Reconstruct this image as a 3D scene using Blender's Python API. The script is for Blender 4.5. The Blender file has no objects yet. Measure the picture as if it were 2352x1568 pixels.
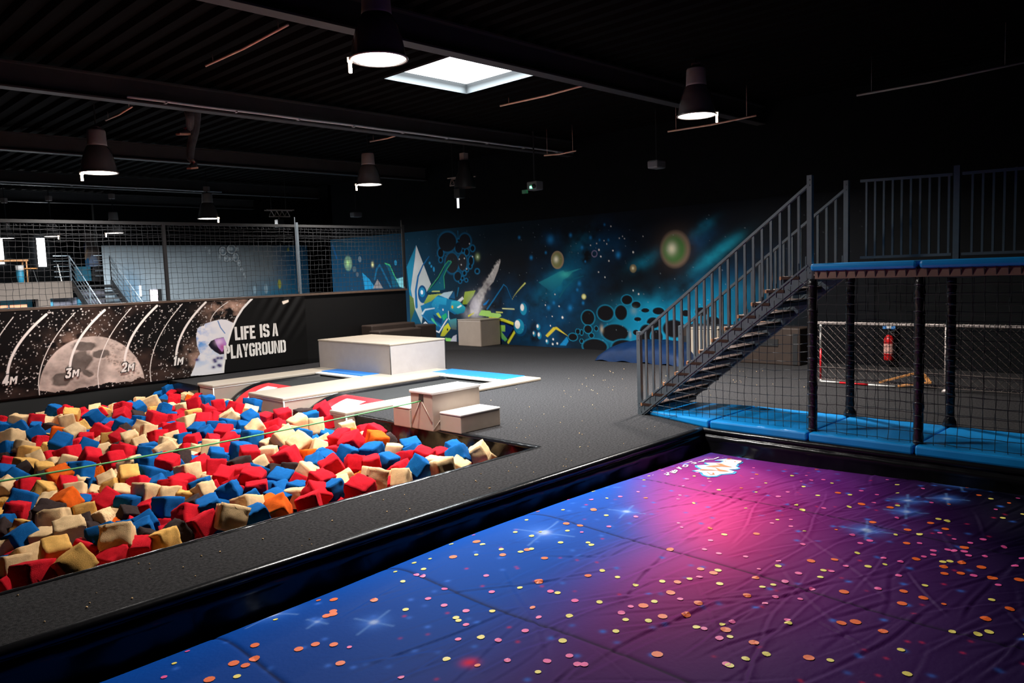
import bpy, bmesh, math, random
import numpy as np
from mathutils import Vector, Matrix

S = bpy.context.scene
COL = S.collection
# ---------------------------------------------------------------- camera, world, exposure
PP = np.array([1176.0, 784.0]); VX = np.array([2950.0, 560.0]); VY = np.array([-652.0, 687.0])
FPX = math.sqrt(-np.dot(VX - PP, VY - PP)); CAMH = 2.0
_a = np.array([*(VX - PP), FPX]); _a /= np.linalg.norm(_a)
_b = np.array([*(VY - PP), FPX]); _b /= np.linalg.norm(_b)
_c = np.cross(_a, _b); _c /= np.linalg.norm(_c)
RM = np.array([_a, _b, _c])
cd = bpy.data.cameras.new('camera'); cam = bpy.data.objects.new('camera', cd); COL.objects.link(cam)
cd.sensor_width = 36.0; cd.lens = FPX / 2352.0 * 36.0; cd.clip_end = 200
_m = Matrix(((RM[0, 0], -RM[0, 1], -RM[0, 2], 0), (RM[1, 0], -RM[1, 1], -RM[1, 2], 0), (RM[2, 0], -RM[2, 1], -RM[2, 2], CAMH), (0, 0, 0, 1)))
cam.matrix_world = _m
S.camera = cam
w = bpy.data.worlds.new('world'); S.world = w; w.use_nodes = True
w.node_tree.nodes['Background'].inputs[0].default_value = (0.25, 0.6, 0.8, 1)
w.node_tree.nodes['Background'].inputs[1].default_value = 0.006
S.view_settings.view_transform = 'Standard'; S.view_settings.look = 'None'
S.view_settings.exposure = 0.0; S.view_settings.gamma = 1.0; S.view_settings.use_curve_mapping = False
LAMP_W = {'near': 150.0, 'far': 60.0}
SKY_E = 6.0; SKY_W = 800.0

def ray(px, py): return RM @ np.array([px - PP[0], py - PP[1], FPX])
def on_z(px, py, z):
    r = ray(px, py); t = (z - CAMH) / r[2]; return (r[0] * t, r[1] * t, z)
def on_y(px, py, y):
    r = ray(px, py); t = y / r[1]; return (r[0] * t, y, CAMH + r[2] * t)
def on_x(px, py, x):
    r = ray(px, py); t = x / r[0]; return (x, r[1] * t, CAMH + r[2] * t)
def proj(p):
    c = RM.T @ (np.array(p, float) - np.array([0, 0, CAMH])); return PP + FPX * c[:2] / c[2]
def lin(r, g, b):
    f = lambda c: (c / 255 / 12.92) if c / 255 <= 0.04045 else ((c / 255 + 0.055) / 1.055) ** 2.4
    return (f(r), f(g), f(b))

# ---------------------------------------------------------------- materials
MATS = {}
def mat(name, col, rough=0.6, metal=0.0, spec=0.5, noise=0.0, nscale=8.0, bump=0.0, bscale=40.0, coat=0.0, attr=None, sheen=0.0):
    if name in MATS: return MATS[name]
    m = bpy.data.materials.new(name); m.use_nodes = True; MATS[name] = m
    nt = m.node_tree; N = nt.nodes; L = nt.links; B = N['Principled BSDF']
    B.inputs['Roughness'].default_value = rough; B.inputs['Metallic'].default_value = metal
    B.inputs['Specular IOR Level'].default_value = spec
    B.inputs['Coat Weight'].default_value = coat
    B.inputs['Sheen Weight'].default_value = sheen
    tc = N.new('ShaderNodeTexCoord')
    src = None
    if attr:
        a = N.new('ShaderNodeAttribute'); a.attribute_name = attr; src = a.outputs['Color']
    if noise > 0 or not attr:
        n = N.new('ShaderNodeTexNoise'); n.inputs['Scale'].default_value = nscale; n.inputs['Detail'].default_value = 4
        L.new(tc.outputs['Object'], n.inputs['Vector'])
        mr = N.new('ShaderNodeMapRange'); mr.inputs[1].default_value = 0.25; mr.inputs[2].default_value = 0.75
        mr.inputs[3].default_value = 1 - max(noise, 0.02); mr.inputs[4].default_value = 1 + max(noise, 0.02)
        L.new(n.outputs['Fac'], mr.inputs[0])
        vm = N.new('ShaderNodeVectorMath'); vm.operation = 'SCALE'
        if src: L.new(src, vm.inputs[0])
        else: vm.inputs[0].default_value = col
        L.new(mr.outputs[0], vm.inputs['Scale'])
        L.new(vm.outputs[0], B.inputs['Base Color'])
    else:
        L.new(src, B.inputs['Base Color'])
    if bump > 0:
        n2 = N.new('ShaderNodeTexNoise'); n2.inputs['Scale'].default_value = bscale; n2.inputs['Detail'].default_value = 3
        L.new(tc.outputs['Object'], n2.inputs['Vector'])
        bp = N.new('ShaderNodeBump'); bp.inputs['Strength'].default_value = bump; bp.inputs['Distance'].default_value = 0.02
        L.new(n2.outputs['Fac'], bp.inputs['Height']); L.new(bp.outputs[0], B.inputs['Normal'])
    return m
def emit(name, col, s):
    m = bpy.data.materials.new(name); m.use_nodes = True; MATS[name] = m
    B = m.node_tree.nodes['Principled BSDF']
    B.inputs['Base Color'].default_value = (*col, 1)
    B.inputs['Emission Color'].default_value = (*col, 1); B.inputs['Emission Strength'].default_value = s
    return m

M_carpet = mat('carpet', (0.027, 0.0255, 0.0265), 0.95, spec=0.1, noise=0.75, nscale=42, bump=0.5, bscale=160)
M_vinyl = mat('black_vinyl', (0.005, 0.005, 0.006), 0.22, spec=0.32, bump=0.10, bscale=9)
M_liner = mat('pit_liner', (0.004, 0.004, 0.004), 0.5, spec=0.12, bump=0.2, bscale=3)
M_nosing = mat('tread_nosing', (0.45, 0.20, 0.09), 0.6, noise=0.2)
M_sheet = mat('black_sheet', (0.006, 0.0055, 0.0055), 0.42, spec=0.3, bump=0.25, bscale=3)
M_blackwall = mat('black_wall', (0.0035, 0.0042, 0.005), 0.8, spec=0.1, noise=0.3, nscale=3)
M_deck = mat('deck_metal', (0.0030, 0.0026, 0.0026), 0.8, spec=0.04, noise=0.15, nscale=4)
M_beam = mat('beam_paint', (0.042, 0.041, 0.043), 0.5, spec=0.3, noise=0.15, nscale=4)
M_beige = mat('beige_vinyl', (0.36, 0.285, 0.23), 0.45, spec=0.4, noise=0.06, nscale=5, bump=0.06, bscale=14)
M_beigetop = mat('pale_vinyl', (0.34, 0.285, 0.225), 0.42, spec=0.4, noise=0.05, nscale=5, bump=0.08, bscale=10)
M_blue = mat('blue_vinyl', (0.004, 0.24, 0.62), 0.35, spec=0.4, noise=0.08, nscale=4, bump=0.08, bscale=6)
M_bluepad = mat('light_blue_vinyl', (0.009, 0.125, 0.40), 0.45, spec=0.4, noise=0.08, nscale=4, bump=0.08, bscale=8)
M_white = mat('white_vinyl', (0.60, 0.575, 0.55), 0.42, spec=0.4, noise=0.04)
M_red = mat('red_vinyl', (0.62, 0.012, 0.02), 0.3, spec=0.5, noise=0.08, nscale=4)
M_bed = mat('jump_bed', (0.018, 0.018, 0.018), 0.8, spec=0.2, noise=0.3, nscale=30, bump=0.3, bscale=200)
M_steel = mat('grey_steel', (0.115, 0.142, 0.165), 0.36, metal=0.35, spec=0.5, noise=0.1, nscale=10)
M_wood = mat('tread_wood', (0.034, 0.015, 0.010), 0.7, spec=.2, noise=0.25, nscale=14)
M_net = mat('net_cord', (0.012, 0.012, 0.013), 0.6, spec=0.4, noise=0.1)
M_netgrey = mat('net_cord_grey', (0.016, 0.018, 0.021), 0.6, spec=0.4, noise=0.1)
M_pad = mat('post_pad', (0.006, 0.006, 0.007), 0.28, spec=0.6, bump=0.5, bscale=25)
M_link = mat('chain_link_wire', (0.24, 0.19, 0.17), 0.5, metal=0.3, noise=0.15, nscale=20)
M_galv = mat('galvanised', (0.34, 0.29, 0.27), 0.5, metal=0.4, noise=0.15, nscale=20)
M_railwood = mat('rail_wood', (0.075, 0.045, 0.03), 0.6, noise=0.2, nscale=10)
M_lampbody = mat('lamp_grey', (0.30, 0.27, 0.26), 0.45, noise=0.1)
M_reflector = mat('lamp_reflector', (0.20, 0.19, 0.19), 0.2, metal=0.5, noise=0.05)
M_conduit = mat('conduit', (0.95, 0.55, 0.40), 0.5, noise=0.1)
M_brown = mat('brown_vinyl', (0.035, 0.023, 0.018), 0.5, spec=0.4, noise=0.12, nscale=5, bump=0.1, bscale=8)
M_dark = mat('dark_plastic', (0.012, 0.012, 0.013), 0.5, noise=0.1)
M_navy = mat('navy_vinyl', (0.001, 0.013, 0.05), 0.55, spec=.2, noise=0.15, nscale=6, bump=0.4, bscale=5)
M_extred = mat('extinguisher_red', (0.55, 0.01, 0.012), 0.3, spec=0.5, noise=0.05)
M_fascia = mat('mezzanine_fascia', (0.10, 0.078, 0.063), 0.8, noise=0.08)
M_hallfloor = mat('hall_floor', (0.03, 0.035, 0.04), 0.5, noise=0.2, nscale=3)
M_grey = mat('dull_grey', (0.16, 0.16, 0.17), 0.5, noise=0.1)
M_shutter = mat('shutter_grey', (0.10, 0.10, 0.13), 0.6, noise=0.1)
M_teal = mat('teal_plastic', (0.02, 0.20, 0.32), 0.5, noise=0.1)
M_orangewood = mat('orange_wood', (0.62, 0.27, 0.08), 0.55, noise=0.25, nscale=12)
M_jeans = mat('jeans', (0.042, 0.044, 0.047), 0.9, noise=0.35, nscale=14, bump=0.5, bscale=18)
M_skin = mat('skin', (0.5, 0.28, 0.2), 0.5, noise=0.05)
M_shoe = mat('shoe_black', (0.02, 0.015, 0.018), 0.6, noise=0.1)
M_shoesole = mat('shoe_sole', (0.50, 0.27, 0.19), 0.6, noise=0.1)
M_slack = mat('green_webbing', (0.10, 0.42, 0.12), 0.6, noise=0.1)
M_print = mat('printed_sheet', (0, 0, 0), 0.5, spec=0.15, attr='paint')
M_mural = mat('mural_paint', (0, 0, 0), 0.85, spec=0.1, attr='paint', noise=0.10, nscale=2)
M_bag = mat('airbag_print', (0, 0, 0), 0.6, spec=0.045, attr='paint', bump=0.10, bscale=30)
M_textwhite = mat('print_white', (0.80, 0.77, 0.73), 0.5, noise=0.05)
M_txtshadow = mat('print_black', (0.004, 0.004, 0.004), 0.5, noise=0.05)
M_dots = {'o': mat('print_orange', (1.0, 0.15, 0.012), 0.5), 'y': mat('print_yellow', (1.0, 0.84, 0.17), 0.5),
          'p': mat('print_pink', (1.0, 0.11, 0.42), 0.5), 'b': mat('print_blue', (0.03, 0.20, 0.75), 0.5), 's': mat('print_star', (0.30, 0.50, 0.95), 0.5)}
M_cyan = mat('print_cyan', (0.01, 0.36, 0.75), 0.5)
M_logo = mat('print_logo_orange', (0.90, 0.17, 0.035), 0.5)
M_foam = {'r': mat('foam_red', (0.62, 0.010, 0.022), 0.95, spec=0.1, noise=0.12, nscale=7, bump=0.55, bscale=55),
          'b': mat('foam_blue', (0.005, 0.105, 0.34), 0.95, spec=0.1, noise=0.12, nscale=7, bump=0.55, bscale=55),
          'c': mat('foam_cream', (0.78, 0.52, 0.27), 0.95, spec=0.1, noise=0.10, nscale=7, bump=0.55, bscale=55),
          'y': mat('foam_yellow', (0.78, 0.42, 0.11), 0.95, spec=0.1, noise=0.12, nscale=7, bump=0.55, bscale=55),
          'o': mat('foam_orange', (0.75, 0.11, 0.008), 0.95, spec=0.1, noise=0.12, nscale=7, bump=0.55, bscale=55),
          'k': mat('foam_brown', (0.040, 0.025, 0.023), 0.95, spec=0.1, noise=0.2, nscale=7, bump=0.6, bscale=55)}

# ---------------------------------------------------------------- mesh builder
class MB:
    def __init__(s): s.v = []; s.f = []; s.m = []; s.mi = 0
    def add(s, vs, fs):
        o = len(s.v); s.v += [tuple(map(float, p)) for p in vs]
        s.f += [tuple(i + o for i in f) for f in fs]; s.m += [s.mi] * len(fs); return s
    def box(s, x0, x1, y0, y1, z0, z1, bev=0.0):
        if bev <= 0:
            return s.add([(x0, y0, z0), (x1, y0, z0), (x1, y1, z0), (x0, y1, z0), (x0, y0, z1), (x1, y0, z1), (x1, y1, z1), (x0, y1, z1)],
                         [(0, 3, 2, 1), (4, 5, 6, 7), (0, 1, 5, 4), (1, 2, 6, 5), (2, 3, 7, 6), (3, 0, 4, 7)])
        bm = bmesh.new(); bmesh.ops.create_cube(bm, size=1)
        for v in bm.verts:
            v.co = ((x0 + x1) / 2 + v.co.x * (x1 - x0), (y0 + y1) / 2 + v.co.y * (y1 - y0), (z0 + z1) / 2 + v.co.z * (z1 - z0))
        bmesh.ops.bevel(bm, geom=bm.edges[:], offset=bev, segments=2, profile=0.5, affect='EDGES')
        bm.verts.index_update(); s.add([v.co[:] for v in bm.verts], [[v.index for v in f.verts] for f in bm.faces]); bm.free(); return s
    def quad(s, a, b, c, d): return s.add([a, b, c, d], [(0, 1, 2, 3)])
    def poly(s, pts): return s.add(pts, [tuple(range(len(pts)))])
    def tube(s, pts, r, n=6, cap=True, r2=None):
        pts = [Vector(p) for p in pts]; vs = []; fs = []; up0 = Vector((0, 0, 1))
        for i, p in enumerate(pts):
            t = (pts[min(i + 1, len(pts) - 1)] - pts[max(i - 1, 0)]).normalized()
            a = t.cross(up0)
            if a.length < 1e-3: a = t.cross(Vector((1, 0, 0)))
            a.normalize(); b = t.cross(a).normalized()
            rr = r if r2 is None else r + (r2 - r) * i / (len(pts) - 1)
            vs += [(p + (a * math.cos(2 * math.pi * (k + .5) / n) + b * math.sin(2 * math.pi * (k + .5) / n)) * rr)[:] for k in range(n)]
        for i in range(len(pts) - 1):
            fs += [(i * n + k, i * n + (k + 1) % n, (i + 1) * n + (k + 1) % n, (i + 1) * n + k) for k in range(n)]
        if cap: fs += [tuple(range(n))[::-1], tuple(range((len(pts) - 1) * n, len(pts) * n))]
        return s.add(vs, fs)
    def bar(s, p, q, wx, wz):
        p = Vector(p); q = Vector(q); t = (q - p).normalized(); a = t.cross(Vector((0, 0, 1)))
        if a.length < 1e-3: a = Vector((1, 0, 0))
        a.normalize(); b = t.cross(a).normalized(); vs = []
        for c in (p, q):
            for sx, sz in ((-1, -1), (1, -1), (1, 1), (-1, 1)): vs.append((c + a * sx * wx / 2 + b * sz * wz / 2)[:])
        return s.add(vs, [(0, 1, 2, 3), (7, 6, 5, 4), (0, 4, 5, 1), (1, 5, 6, 2), (2, 6, 7, 3), (3, 7, 4, 0)])
    def lathe(s, prof, c=(0, 0, 0), n=28, cap0=False, cap1=False):
        vs = []; fs = []
        for r, z in prof: vs += [(c[0] + r * math.cos(2 * math.pi * k / n), c[1] + r * math.sin(2 * math.pi * k / n), c[2] + z) for k in range(n)]
        for i in range(len(prof) - 1): fs += [(i * n + k, i * n + (k + 1) % n, (i + 1) * n + (k + 1) % n, (i + 1) * n + k) for k in range(n)]
        if cap0: fs.append(tuple(range(n))[::-1])
        if cap1: fs.append(tuple(range((len(prof) - 1) * n, len(prof) * n)))
        return s.add(vs, fs)
    def sweep(s, prof, axis, a0, a1, n, fn):
        # profile points swept along an axis; fn(profile_point, t, i) -> xyz
        vs = []; fs = []; k = len(prof)
        for j in range(n + 1):
            t = a0 + (a1 - a0) * j / n
            vs += [fn(p, t, i) for i, p in enumerate(prof)]
        for j in range(n): fs += [(j * k + i, j * k + i + 1, (j + 1) * k + i + 1, (j + 1) * k + i) for i in range(k - 1)]
        return s.add(vs, fs)
    def build(s, name, mats, parent=None, smooth=False, off=None):
        me = bpy.data.meshes.new(name)
        vs = s.v if off is None else [(p[0] - off[0], p[1] - off[1], p[2] - off[2]) for p in s.v]
        me.from_pydata(vs, [], s.f)
        if not isinstance(mats, (list, tuple)): mats = [mats]
        for m in mats: me.materials.append(m)
        me.polygons.foreach_set('material_index', s.m)
        if smooth: me.polygons.foreach_set('use_smooth', [True] * len(me.polygons))
        me.update(); o = bpy.data.objects.new(name, me); COL.objects.link(o)
        if parent: o.parent = parent
        return o
def empty(name, label, cat, loc=(0, 0, 0), rz=0, group=None):
    o = bpy.data.objects.new(name, None); COL.objects.link(o); o.location = loc; o.rotation_euler = (0, 0, rz); o.empty_display_size = 0.2
    o['label'] = label; o['category'] = cat
    if group: o['group'] = group
    return o
def tag(o, label, cat, group=None, kind=None):
    o['label'] = label; o['category'] = cat
    if group: o['group'] = group
    if kind: o['kind'] = kind
    return o
def struct(o, label=None):
    o['kind'] = 'structure'
    if label: o['label'] = label
    return o
def lab(o, s): o['label'] = s; return o
def dup(root, loc, label, group=None):
    r = root.copy(); COL.objects.link(r); r.location = loc; r['label'] = label
    if group: r['group'] = group
    for ch in list(root.children):
        c = ch.copy(); COL.objects.link(c); c.parent = r
        for g in list(ch.children):
            d = g.copy(); COL.objects.link(d); d.parent = c
    return r
def net(mb, P, U, V, nu, nv, r, wob=0.006, seed=0, sides=3):
    rnd = random.Random(seed); P = Vector(P); U = Vector(U); V = Vector(V)
    g = [[P + U * (i / nu) + V * (j / nv) + U.normalized() * rnd.uniform(-wob, wob) + V.normalized() * rnd.uniform(-wob, wob) for j in range(nv + 1)] for i in range(nu + 1)]
    for i in range(nu + 1): mb.tube(g[i], r, sides, False)
    for j in range(nv + 1): mb.tube([g[i][j] for i in range(nu + 1)], r, sides, False)
    return mb

# ---------------------------------------------------------------- painting on a dense grid of vertices
def fbm(nu, nv, cells, seed, octv=4):
    rs = np.random.RandomState(seed); out = np.zeros((nv, nu)); amp = 1.0; tot = 0
    for o in range(octv):
        cu = max(2, int(cells[0] * 2 ** o)); cv = max(2, int(cells[1] * 2 ** o)); L = rs.rand(cv + 2, cu + 2)
        x = np.linspace(0, cu, nu); y = np.linspace(0, cv, nv); xi = np.minimum(x.astype(int), cu - 1); yi = np.minimum(y.astype(int), cv - 1)
        fx = x - xi; fy = y - yi; fx = fx * fx * (3 - 2 * fx); fy = (fy * fy * (3 - 2 * fy))[:, None]
        a = L[yi][:, xi]; b = L[yi][:, xi + 1]; c = L[yi + 1][:, xi]; d = L[yi + 1][:, xi + 1]
        out += amp * ((a * (1 - fx) + b * fx) * (1 - fy) + (c * (1 - fx) + d * fx) * fy); tot += amp; amp *= 0.5
    return out / tot
class Paint:
    def __init__(s, u0, u1, v0, v1, res, base):
        s.nu = int(abs(u1 - u0) / res) + 1; s.nv = int(abs(v1 - v0) / res) + 1
        s.u = np.linspace(u0, u1, s.nu); s.v = np.linspace(v0, v1, s.nv); s.U, s.V = np.meshgrid(s.u, s.v); s.res = res
        s.C = np.zeros((s.nv, s.nu, 3)); s.C[:] = base
    def over(s, a, col): a = np.clip(a, 0, 1)[..., None]; s.C = s.C * (1 - a) + np.array(col) * a
    def win(s, a, b, c, d):
        lo, hi = sorted((s.u[0], s.u[-1])); 
        iu = np.where((s.u >= min(a, b)) & (s.u <= max(a, b)))[0]; iv = np.where((s.v >= min(c, d)) & (s.v <= max(c, d)))[0]
        if len(iu) == 0 or len(iv) == 0: return None
        return slice(iv[0], iv[-1] + 1), slice(iu[0], iu[-1] + 1)
    def put(s, sl, a, col):
        a = np.clip(a, 0, 1)[..., None]; s.C[sl] = s.C[sl] * (1 - a) + np.array(col) * a
    def disc(s, cu, cv, ru, rv, col, soft=None, al=1.0, ring=None):
        soft = soft if soft is not None else s.res / max(min(ru, rv), 1e-4)
        k = 1 + soft; sl = s.win(cu - ru * k - .02, cu + ru * k + .02, cv - rv * k - .02, cv + rv * k + .02)
        if sl is None: return
        d = np.sqrt(((s.U[sl] - cu) / ru) ** 2 + ((s.V[sl] - cv) / rv) ** 2)
        a = np.clip((1 + soft / 2 - d) / max(soft, 1e-4), 0, 1)
        if ring: a *= np.clip((d - (1 - ring) + soft / 2) / max(soft, 1e-4), 0, 1)
        s.put(sl, a * al, col)
    def glow(s, cu, cv, ru, rv, col, al=1.0):
        sl = s.win(cu - ru * 2.4, cu + ru * 2.4, cv - rv * 2.4, cv + rv * 2.4)
        if sl is None: return
        d2 = ((s.U[sl] - cu) / ru) ** 2 + ((s.V[sl] - cv) / rv) ** 2; s.put(sl, np.exp(-d2 * 1.2) * al, col)
    def poly(s, pts, col, al=1.0, col2=None):
        P = np.array(pts, float); sl = s.win(P[:, 0].min() - .03, P[:, 0].max() + .03, P[:, 1].min() - .03, P[:, 1].max() + .03)
        if sl is None: return
        U = s.U[sl]; V = s.V[sl]; acc = np.zeros(U.shape); n = len(P)
        for du, dv in ((-.25, -.25), (.25, -.25), (-.25, .25), (.25, .25)):
            u = U + du * s.res; v = V + dv * s.res; ins = np.zeros(U.shape, bool)
            for i in range(n):
                (a, b), (c, d) = P[i], P[(i + 1) % n]
                if b == d: continue
                hit = ((b > v) != (d > v)) & (u < (c - a) * (v - b) / (d - b) + a); ins ^= hit
            acc += ins * .25
        if col2 is not None:
            t = np.clip((V - P[:, 1].min()) / max(np.ptp(P[:, 1]), 1e-3), 0, 1)[..., None]; c = np.array(col2) * (1 - t) + np.array(col) * t
            a = (acc * al)[..., None]; s.C[sl] = s.C[sl] * (1 - a) + c * a
        else: s.put(sl, acc * al, col)
    def line(s, pts, wd, col, al=1.0, soft=None, wd2=None):
        P = np.array(pts, float); m = max(wd, wd2 or 0) + (soft or s.res) * 2
        sl = s.win(P[:, 0].min() - m, P[:, 0].max() + m, P[:, 1].min() - m, P[:, 1].max() + m)
        if sl is None: return
        U = s.U[sl]; V = s.V[sl]; best = np.full(U.shape, -9.0); n = len(P) - 1
        for i in range(n):
            a = P[i]; b = P[i + 1]; ab = b - a; L2 = ab @ ab + 1e-12
            t = np.clip(((U - a[0]) * ab[0] + (V - a[1]) * ab[1]) / L2, 0, 1)
            d = np.hypot(U - a[0] - ab[0] * t, V - a[1] - ab[1] * t)
            ww = wd if wd2 is None else wd + (wd2 - wd) * (i + t) / n
            best = np.maximum(best, (ww / 2 - d) / (soft or s.res) + .5)
        s.put(sl, np.clip(best, 0, 1) * al, col)
    def mesh(s, name, fn, m, parent=None, flip=False, smooth=True):
        P = fn(s.U.ravel(), s.V.ravel()); me = bpy.data.meshes.new(name); nv, nu = s.nv, s.nu
        idx = np.arange(nv * nu).reshape(nv, nu); q = np.stack([idx[:-1, :-1], idx[:-1, 1:], idx[1:, 1:], idx[1:, :-1]], -1).reshape(-1, 4)
        if flip: q = q[:, ::-1]
        me.vertices.add(nv * nu); me.vertices.foreach_set('co', np.ascontiguousarray(P, dtype=np.float32).ravel())
        me.loops.add(q.size); me.loops.foreach_set('vertex_index', q.ravel().astype(np.int32))
        me.polygons.add(len(q)); me.polygons.foreach_set('loop_start', np.arange(0, q.size, 4, dtype=np.int32))
        me.polygons.foreach_set('loop_total', np.full(len(q), 4, dtype=np.int32)); me.update(calc_edges=True); me.validate()
        ca = me.color_attributes.new('paint', 'FLOAT_COLOR', 'POINT'); c4 = np.ones((nv * nu, 4), np.float32); c4[:, :3] = s.C.reshape(-1, 3)
        ca.data.foreach_set('color', c4.ravel()); me.materials.append(m)
        if smooth: me.polygons.foreach_set('use_smooth', np.ones(len(q), bool))
        o = bpy.data.objects.new(name, me); COL.objects.link(o)
        if parent: o.parent = parent
        return o
rng = random.Random(11)
# ================================================================ SETTING
PITX, PY0, PY1 = 6.39, 5.95, 16.25      # foam pit: right edge, near edge, far edge
AX, AY = 8.38, 5.03                     # airbag pit: right edge, far edge
f = MB()
for x0, x1, y0, y1 in ((-4, AX, AY, PY0), (PITX, 15.1, PY0, 9.55), (AX, 15.1, -4, PY0), (9.78, 15.1, 9.55, 14.93), (PITX, 15.1, 14.93, 16.3), (12.66, 15.1, 16.3, 17.5), (-4, AX, -4, -1.6)):
    f.box(x0, x1, y0, y1, -0.12, 0)
struct(f.build('floor', M_carpet), 'dark grey carpeted deck around the two pits')
# seams cut in the carpet of the walkway
f = MB(); f.box(-8, PITX, PY0, PY1, -1.6, -1.5); f.box(-8, AX, -4, AY, -1.6, -1.5); f.box(PITX, 9.8, 9.5, 15, -1.2, -1.1)
struct(f.build('floor_pit_bottom', M_dark))
f = MB(); f.box(-8, 15.1, 17.5, 32, -0.2, -0.02); f.box(15.1, 24, 23.6, 32, -0.2, -0.02); f.box(-8, 12.66, 16.45, 17.5, -.2, -.02)
struct(f.build('floor_hall', M_hallfloor))
# ceiling: trapezoid steel deck, ribs along y, with the skylight opening
CZ = 5.17; SK = (7.83, 9.62, 8.62, 10.42)
f = MB(); x = -6.0; P = 0.30
def strip(xa, za, xb, zb):
    segs = [(-4, 36)] if (xb <= SK[0] or xa >= SK[1]) else [(-4, SK[2]), (SK[3], 36)]
    for a, b in segs: f.quad((xa, a, za), (xa, b, za), (xb, b, zb), (xb, a, zb))
while x < 24:
    strip(x, CZ, x + .12, CZ); strip(x + .12, CZ, x + .16, CZ + .075); strip(x + .16, CZ + .075, x + .26, CZ + .075); strip(x + .26, CZ + .075, x + .30, CZ); x += P
struct(f.build('ceiling', M_deck), 'black trapezoid steel deck ceiling')
f = MB(); f.box(-6, SK[0] - .02, -4, 36, CZ + .3, CZ + .35); f.box(SK[1] + .02, 24, -4, 36, CZ + .3, CZ + .35)
f.box(SK[0] - .02, SK[1] + .02, -4, SK[2] - .02, CZ + .3, CZ + .35); f.box(SK[0] - .02, SK[1] + .02, SK[3] + .02, 36, CZ + .3, CZ + .35)
struct(f.build('ceiling_roof', M_dark))
for i, y in enumerate((7.62, 12.65, 18.3, 24.2, 28.9)):
    f = MB(); f.box(-6, 15.08, y - .10, y + .10, 4.76, 4.785); f.box(-6, 15.08, y - .012, y + .012, 4.78, 5.10); f.box(-6, 15.08, y - .10, y + .10, 5.10, 5.125)
    b = f.build('ceiling_beam', M_beam); struct(b, 'black steel roof beam, %s from the front' % ('first', 'second', 'third', 'fourth', 'fifth')[i])
for y, za, xa, xb, lb in ((12.50, 4.815, 4.6, 15.0, 'pale pipe along the second roof beam'), (24.05, 4.815, -4, 11.5, 'pale pipe along the fourth roof beam')):
    f = MB(); f.tube([(xa + (xb - xa) * i / 20, y, za + .004 * math.sin(i * 1.9)) for i in range(21)], .022, 8)
    for i in range(9): f.box(xa + (xb - xa) * (i + .5) / 9 - .015, xa + (xb - xa) * (i + .5) / 9 + .015, y - .03, y + .14, za - .03, za - .02)
    tag(f.build('pipe', mat('pipe_grey', (.42, .44, .46), .4, noise=.1), smooth=True), lb, 'pipe', 'pipes along the roof beams')
# walls
f = MB(); f.box(15.1, 15.3, -4, 23.6, -.1, 5.2); struct(f.build('wall_back', M_blackwall), 'black back wall')
f = MB(); f.box(12.66, 15.1, 16.3, 16.32, -.1, -.05); f.box(-8, 12.64, 16.33, 16.45, -1.6, 1.60); struct(f.build('wall_left', M_sheet), 'low black sheet-covered wall behind the foam pit')
f = MB(); f.box(-8, 24, 33.4, 33.6, -.1, 5.2); f.box(9.6, 24, 30.0, 30.2, 3.42, 5.2); struct(f.build('wall_far', M_blackwall))
f = MB(); f.box(15.1, 24, 23.4, 23.6, -.1, 5.2); struct(f.build('wall_side', M_blackwall))
f = MB(); f.box(-8, -7.8, -4, 33.5, -1.6, 5.2); struct(f.build('wall_front', M_blackwall))
f = MB(); f.box(-8, 15.3, -4.2, -4, -1.6, 5.2); struct(f.build('wall_right', M_blackwall))
# brown rail on top of the low wall
f = MB(); f.box(-8, 12.66, 16.28, 16.46, 1.60, 1.645); struct(f.build('trim_1', M_railwood), 'brown timber rail on the low wall')
# pit liners: glossy black vinyl hung over the deck edges
def wav(a, t, k, amp): return amp * (math.sin(t * 7.3 + k * 1.7) * .5 + math.sin(t * 17.1 + k * .9) * .3 + math.sin(t * 41 + k * 2.3) * .2)
prof = [(0.02, .008), (-.012, .006), (-.034, -.004), (-.045, -.03), (-.04, -.055), (-.028, -.062), (-.05, -.075), (-.068, -.10), (-.062, -.145), (-.05, -.17), (-.06, -.26), (-.05, -.38), (-.055, -.55), (-.05, -1.5)]
def lin_amp(i): return (0, .001, .002, .003, .003, .003, .004, .006, .006, .006, .02, .025, .02, 0)[i]
f = MB(); f.sweep(prof, 'x', -4, AX, 420, lambda p, t, i: (t, AY + p[0] + wav(0, t, i, lin_amp(i)), p[1] + (wav(0, t * 1.3, i + 3, .004) if 3 < i < 10 else 0)))
f.v = [(min(v[0], AX - .03) if v[2] < -.05 else v[0], v[1], v[2]) for v in f.v]
struct(f.build('wall_airbag_left', M_vinyl, smooth=True), 'glossy black vinyl lining between walkway and airbag')
f = MB(); f.sweep(prof, 'y', -4, AY - .02, 300, lambda p, t, i: (AX + p[0] + wav(0, t + 3, i, lin_amp(i)), t, p[1] + (wav(0, t * 1.3 + 2, i + 3, .004) if 3 < i < 10 else 0)))
struct(f.build('wall_airbag_back', M_vinyl, smooth=True), 'glossy black vinyl lining below the blue mats')
prof2 = [(0.03, .004), (0.012, .012), (-.012, .008), (-.026, -.006), (-.022, -.03), (-.012, -.04), (-.014, -.2), (-.012, -1.5)]
amp2 = (0, .002, .003, .004, .003, .002, .004, 0)
f = MB(); f.sweep(prof2, 'x', -4, PITX, 500, lambda p, t, i: (t, PY0 - p[0] + wav(0, t * 1.9, i, amp2[i]) - .0, p[1] + wav(0, t * 2.7, i, amp2[i])))
struct(f.build('wall_pit_front', M_vinyl, smooth=True), 'black vinyl edge of the foam pit along the walkway')
f = MB(); f.sweep(prof2, 'y', PY0, 9.56, 200, lambda p, t, i: (PITX + p[0] * 1.6 + wav(0, t * 1.9, i, amp2[i]), t, p[1] + wav(0, t * 2.7, i, amp2[i])))
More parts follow.
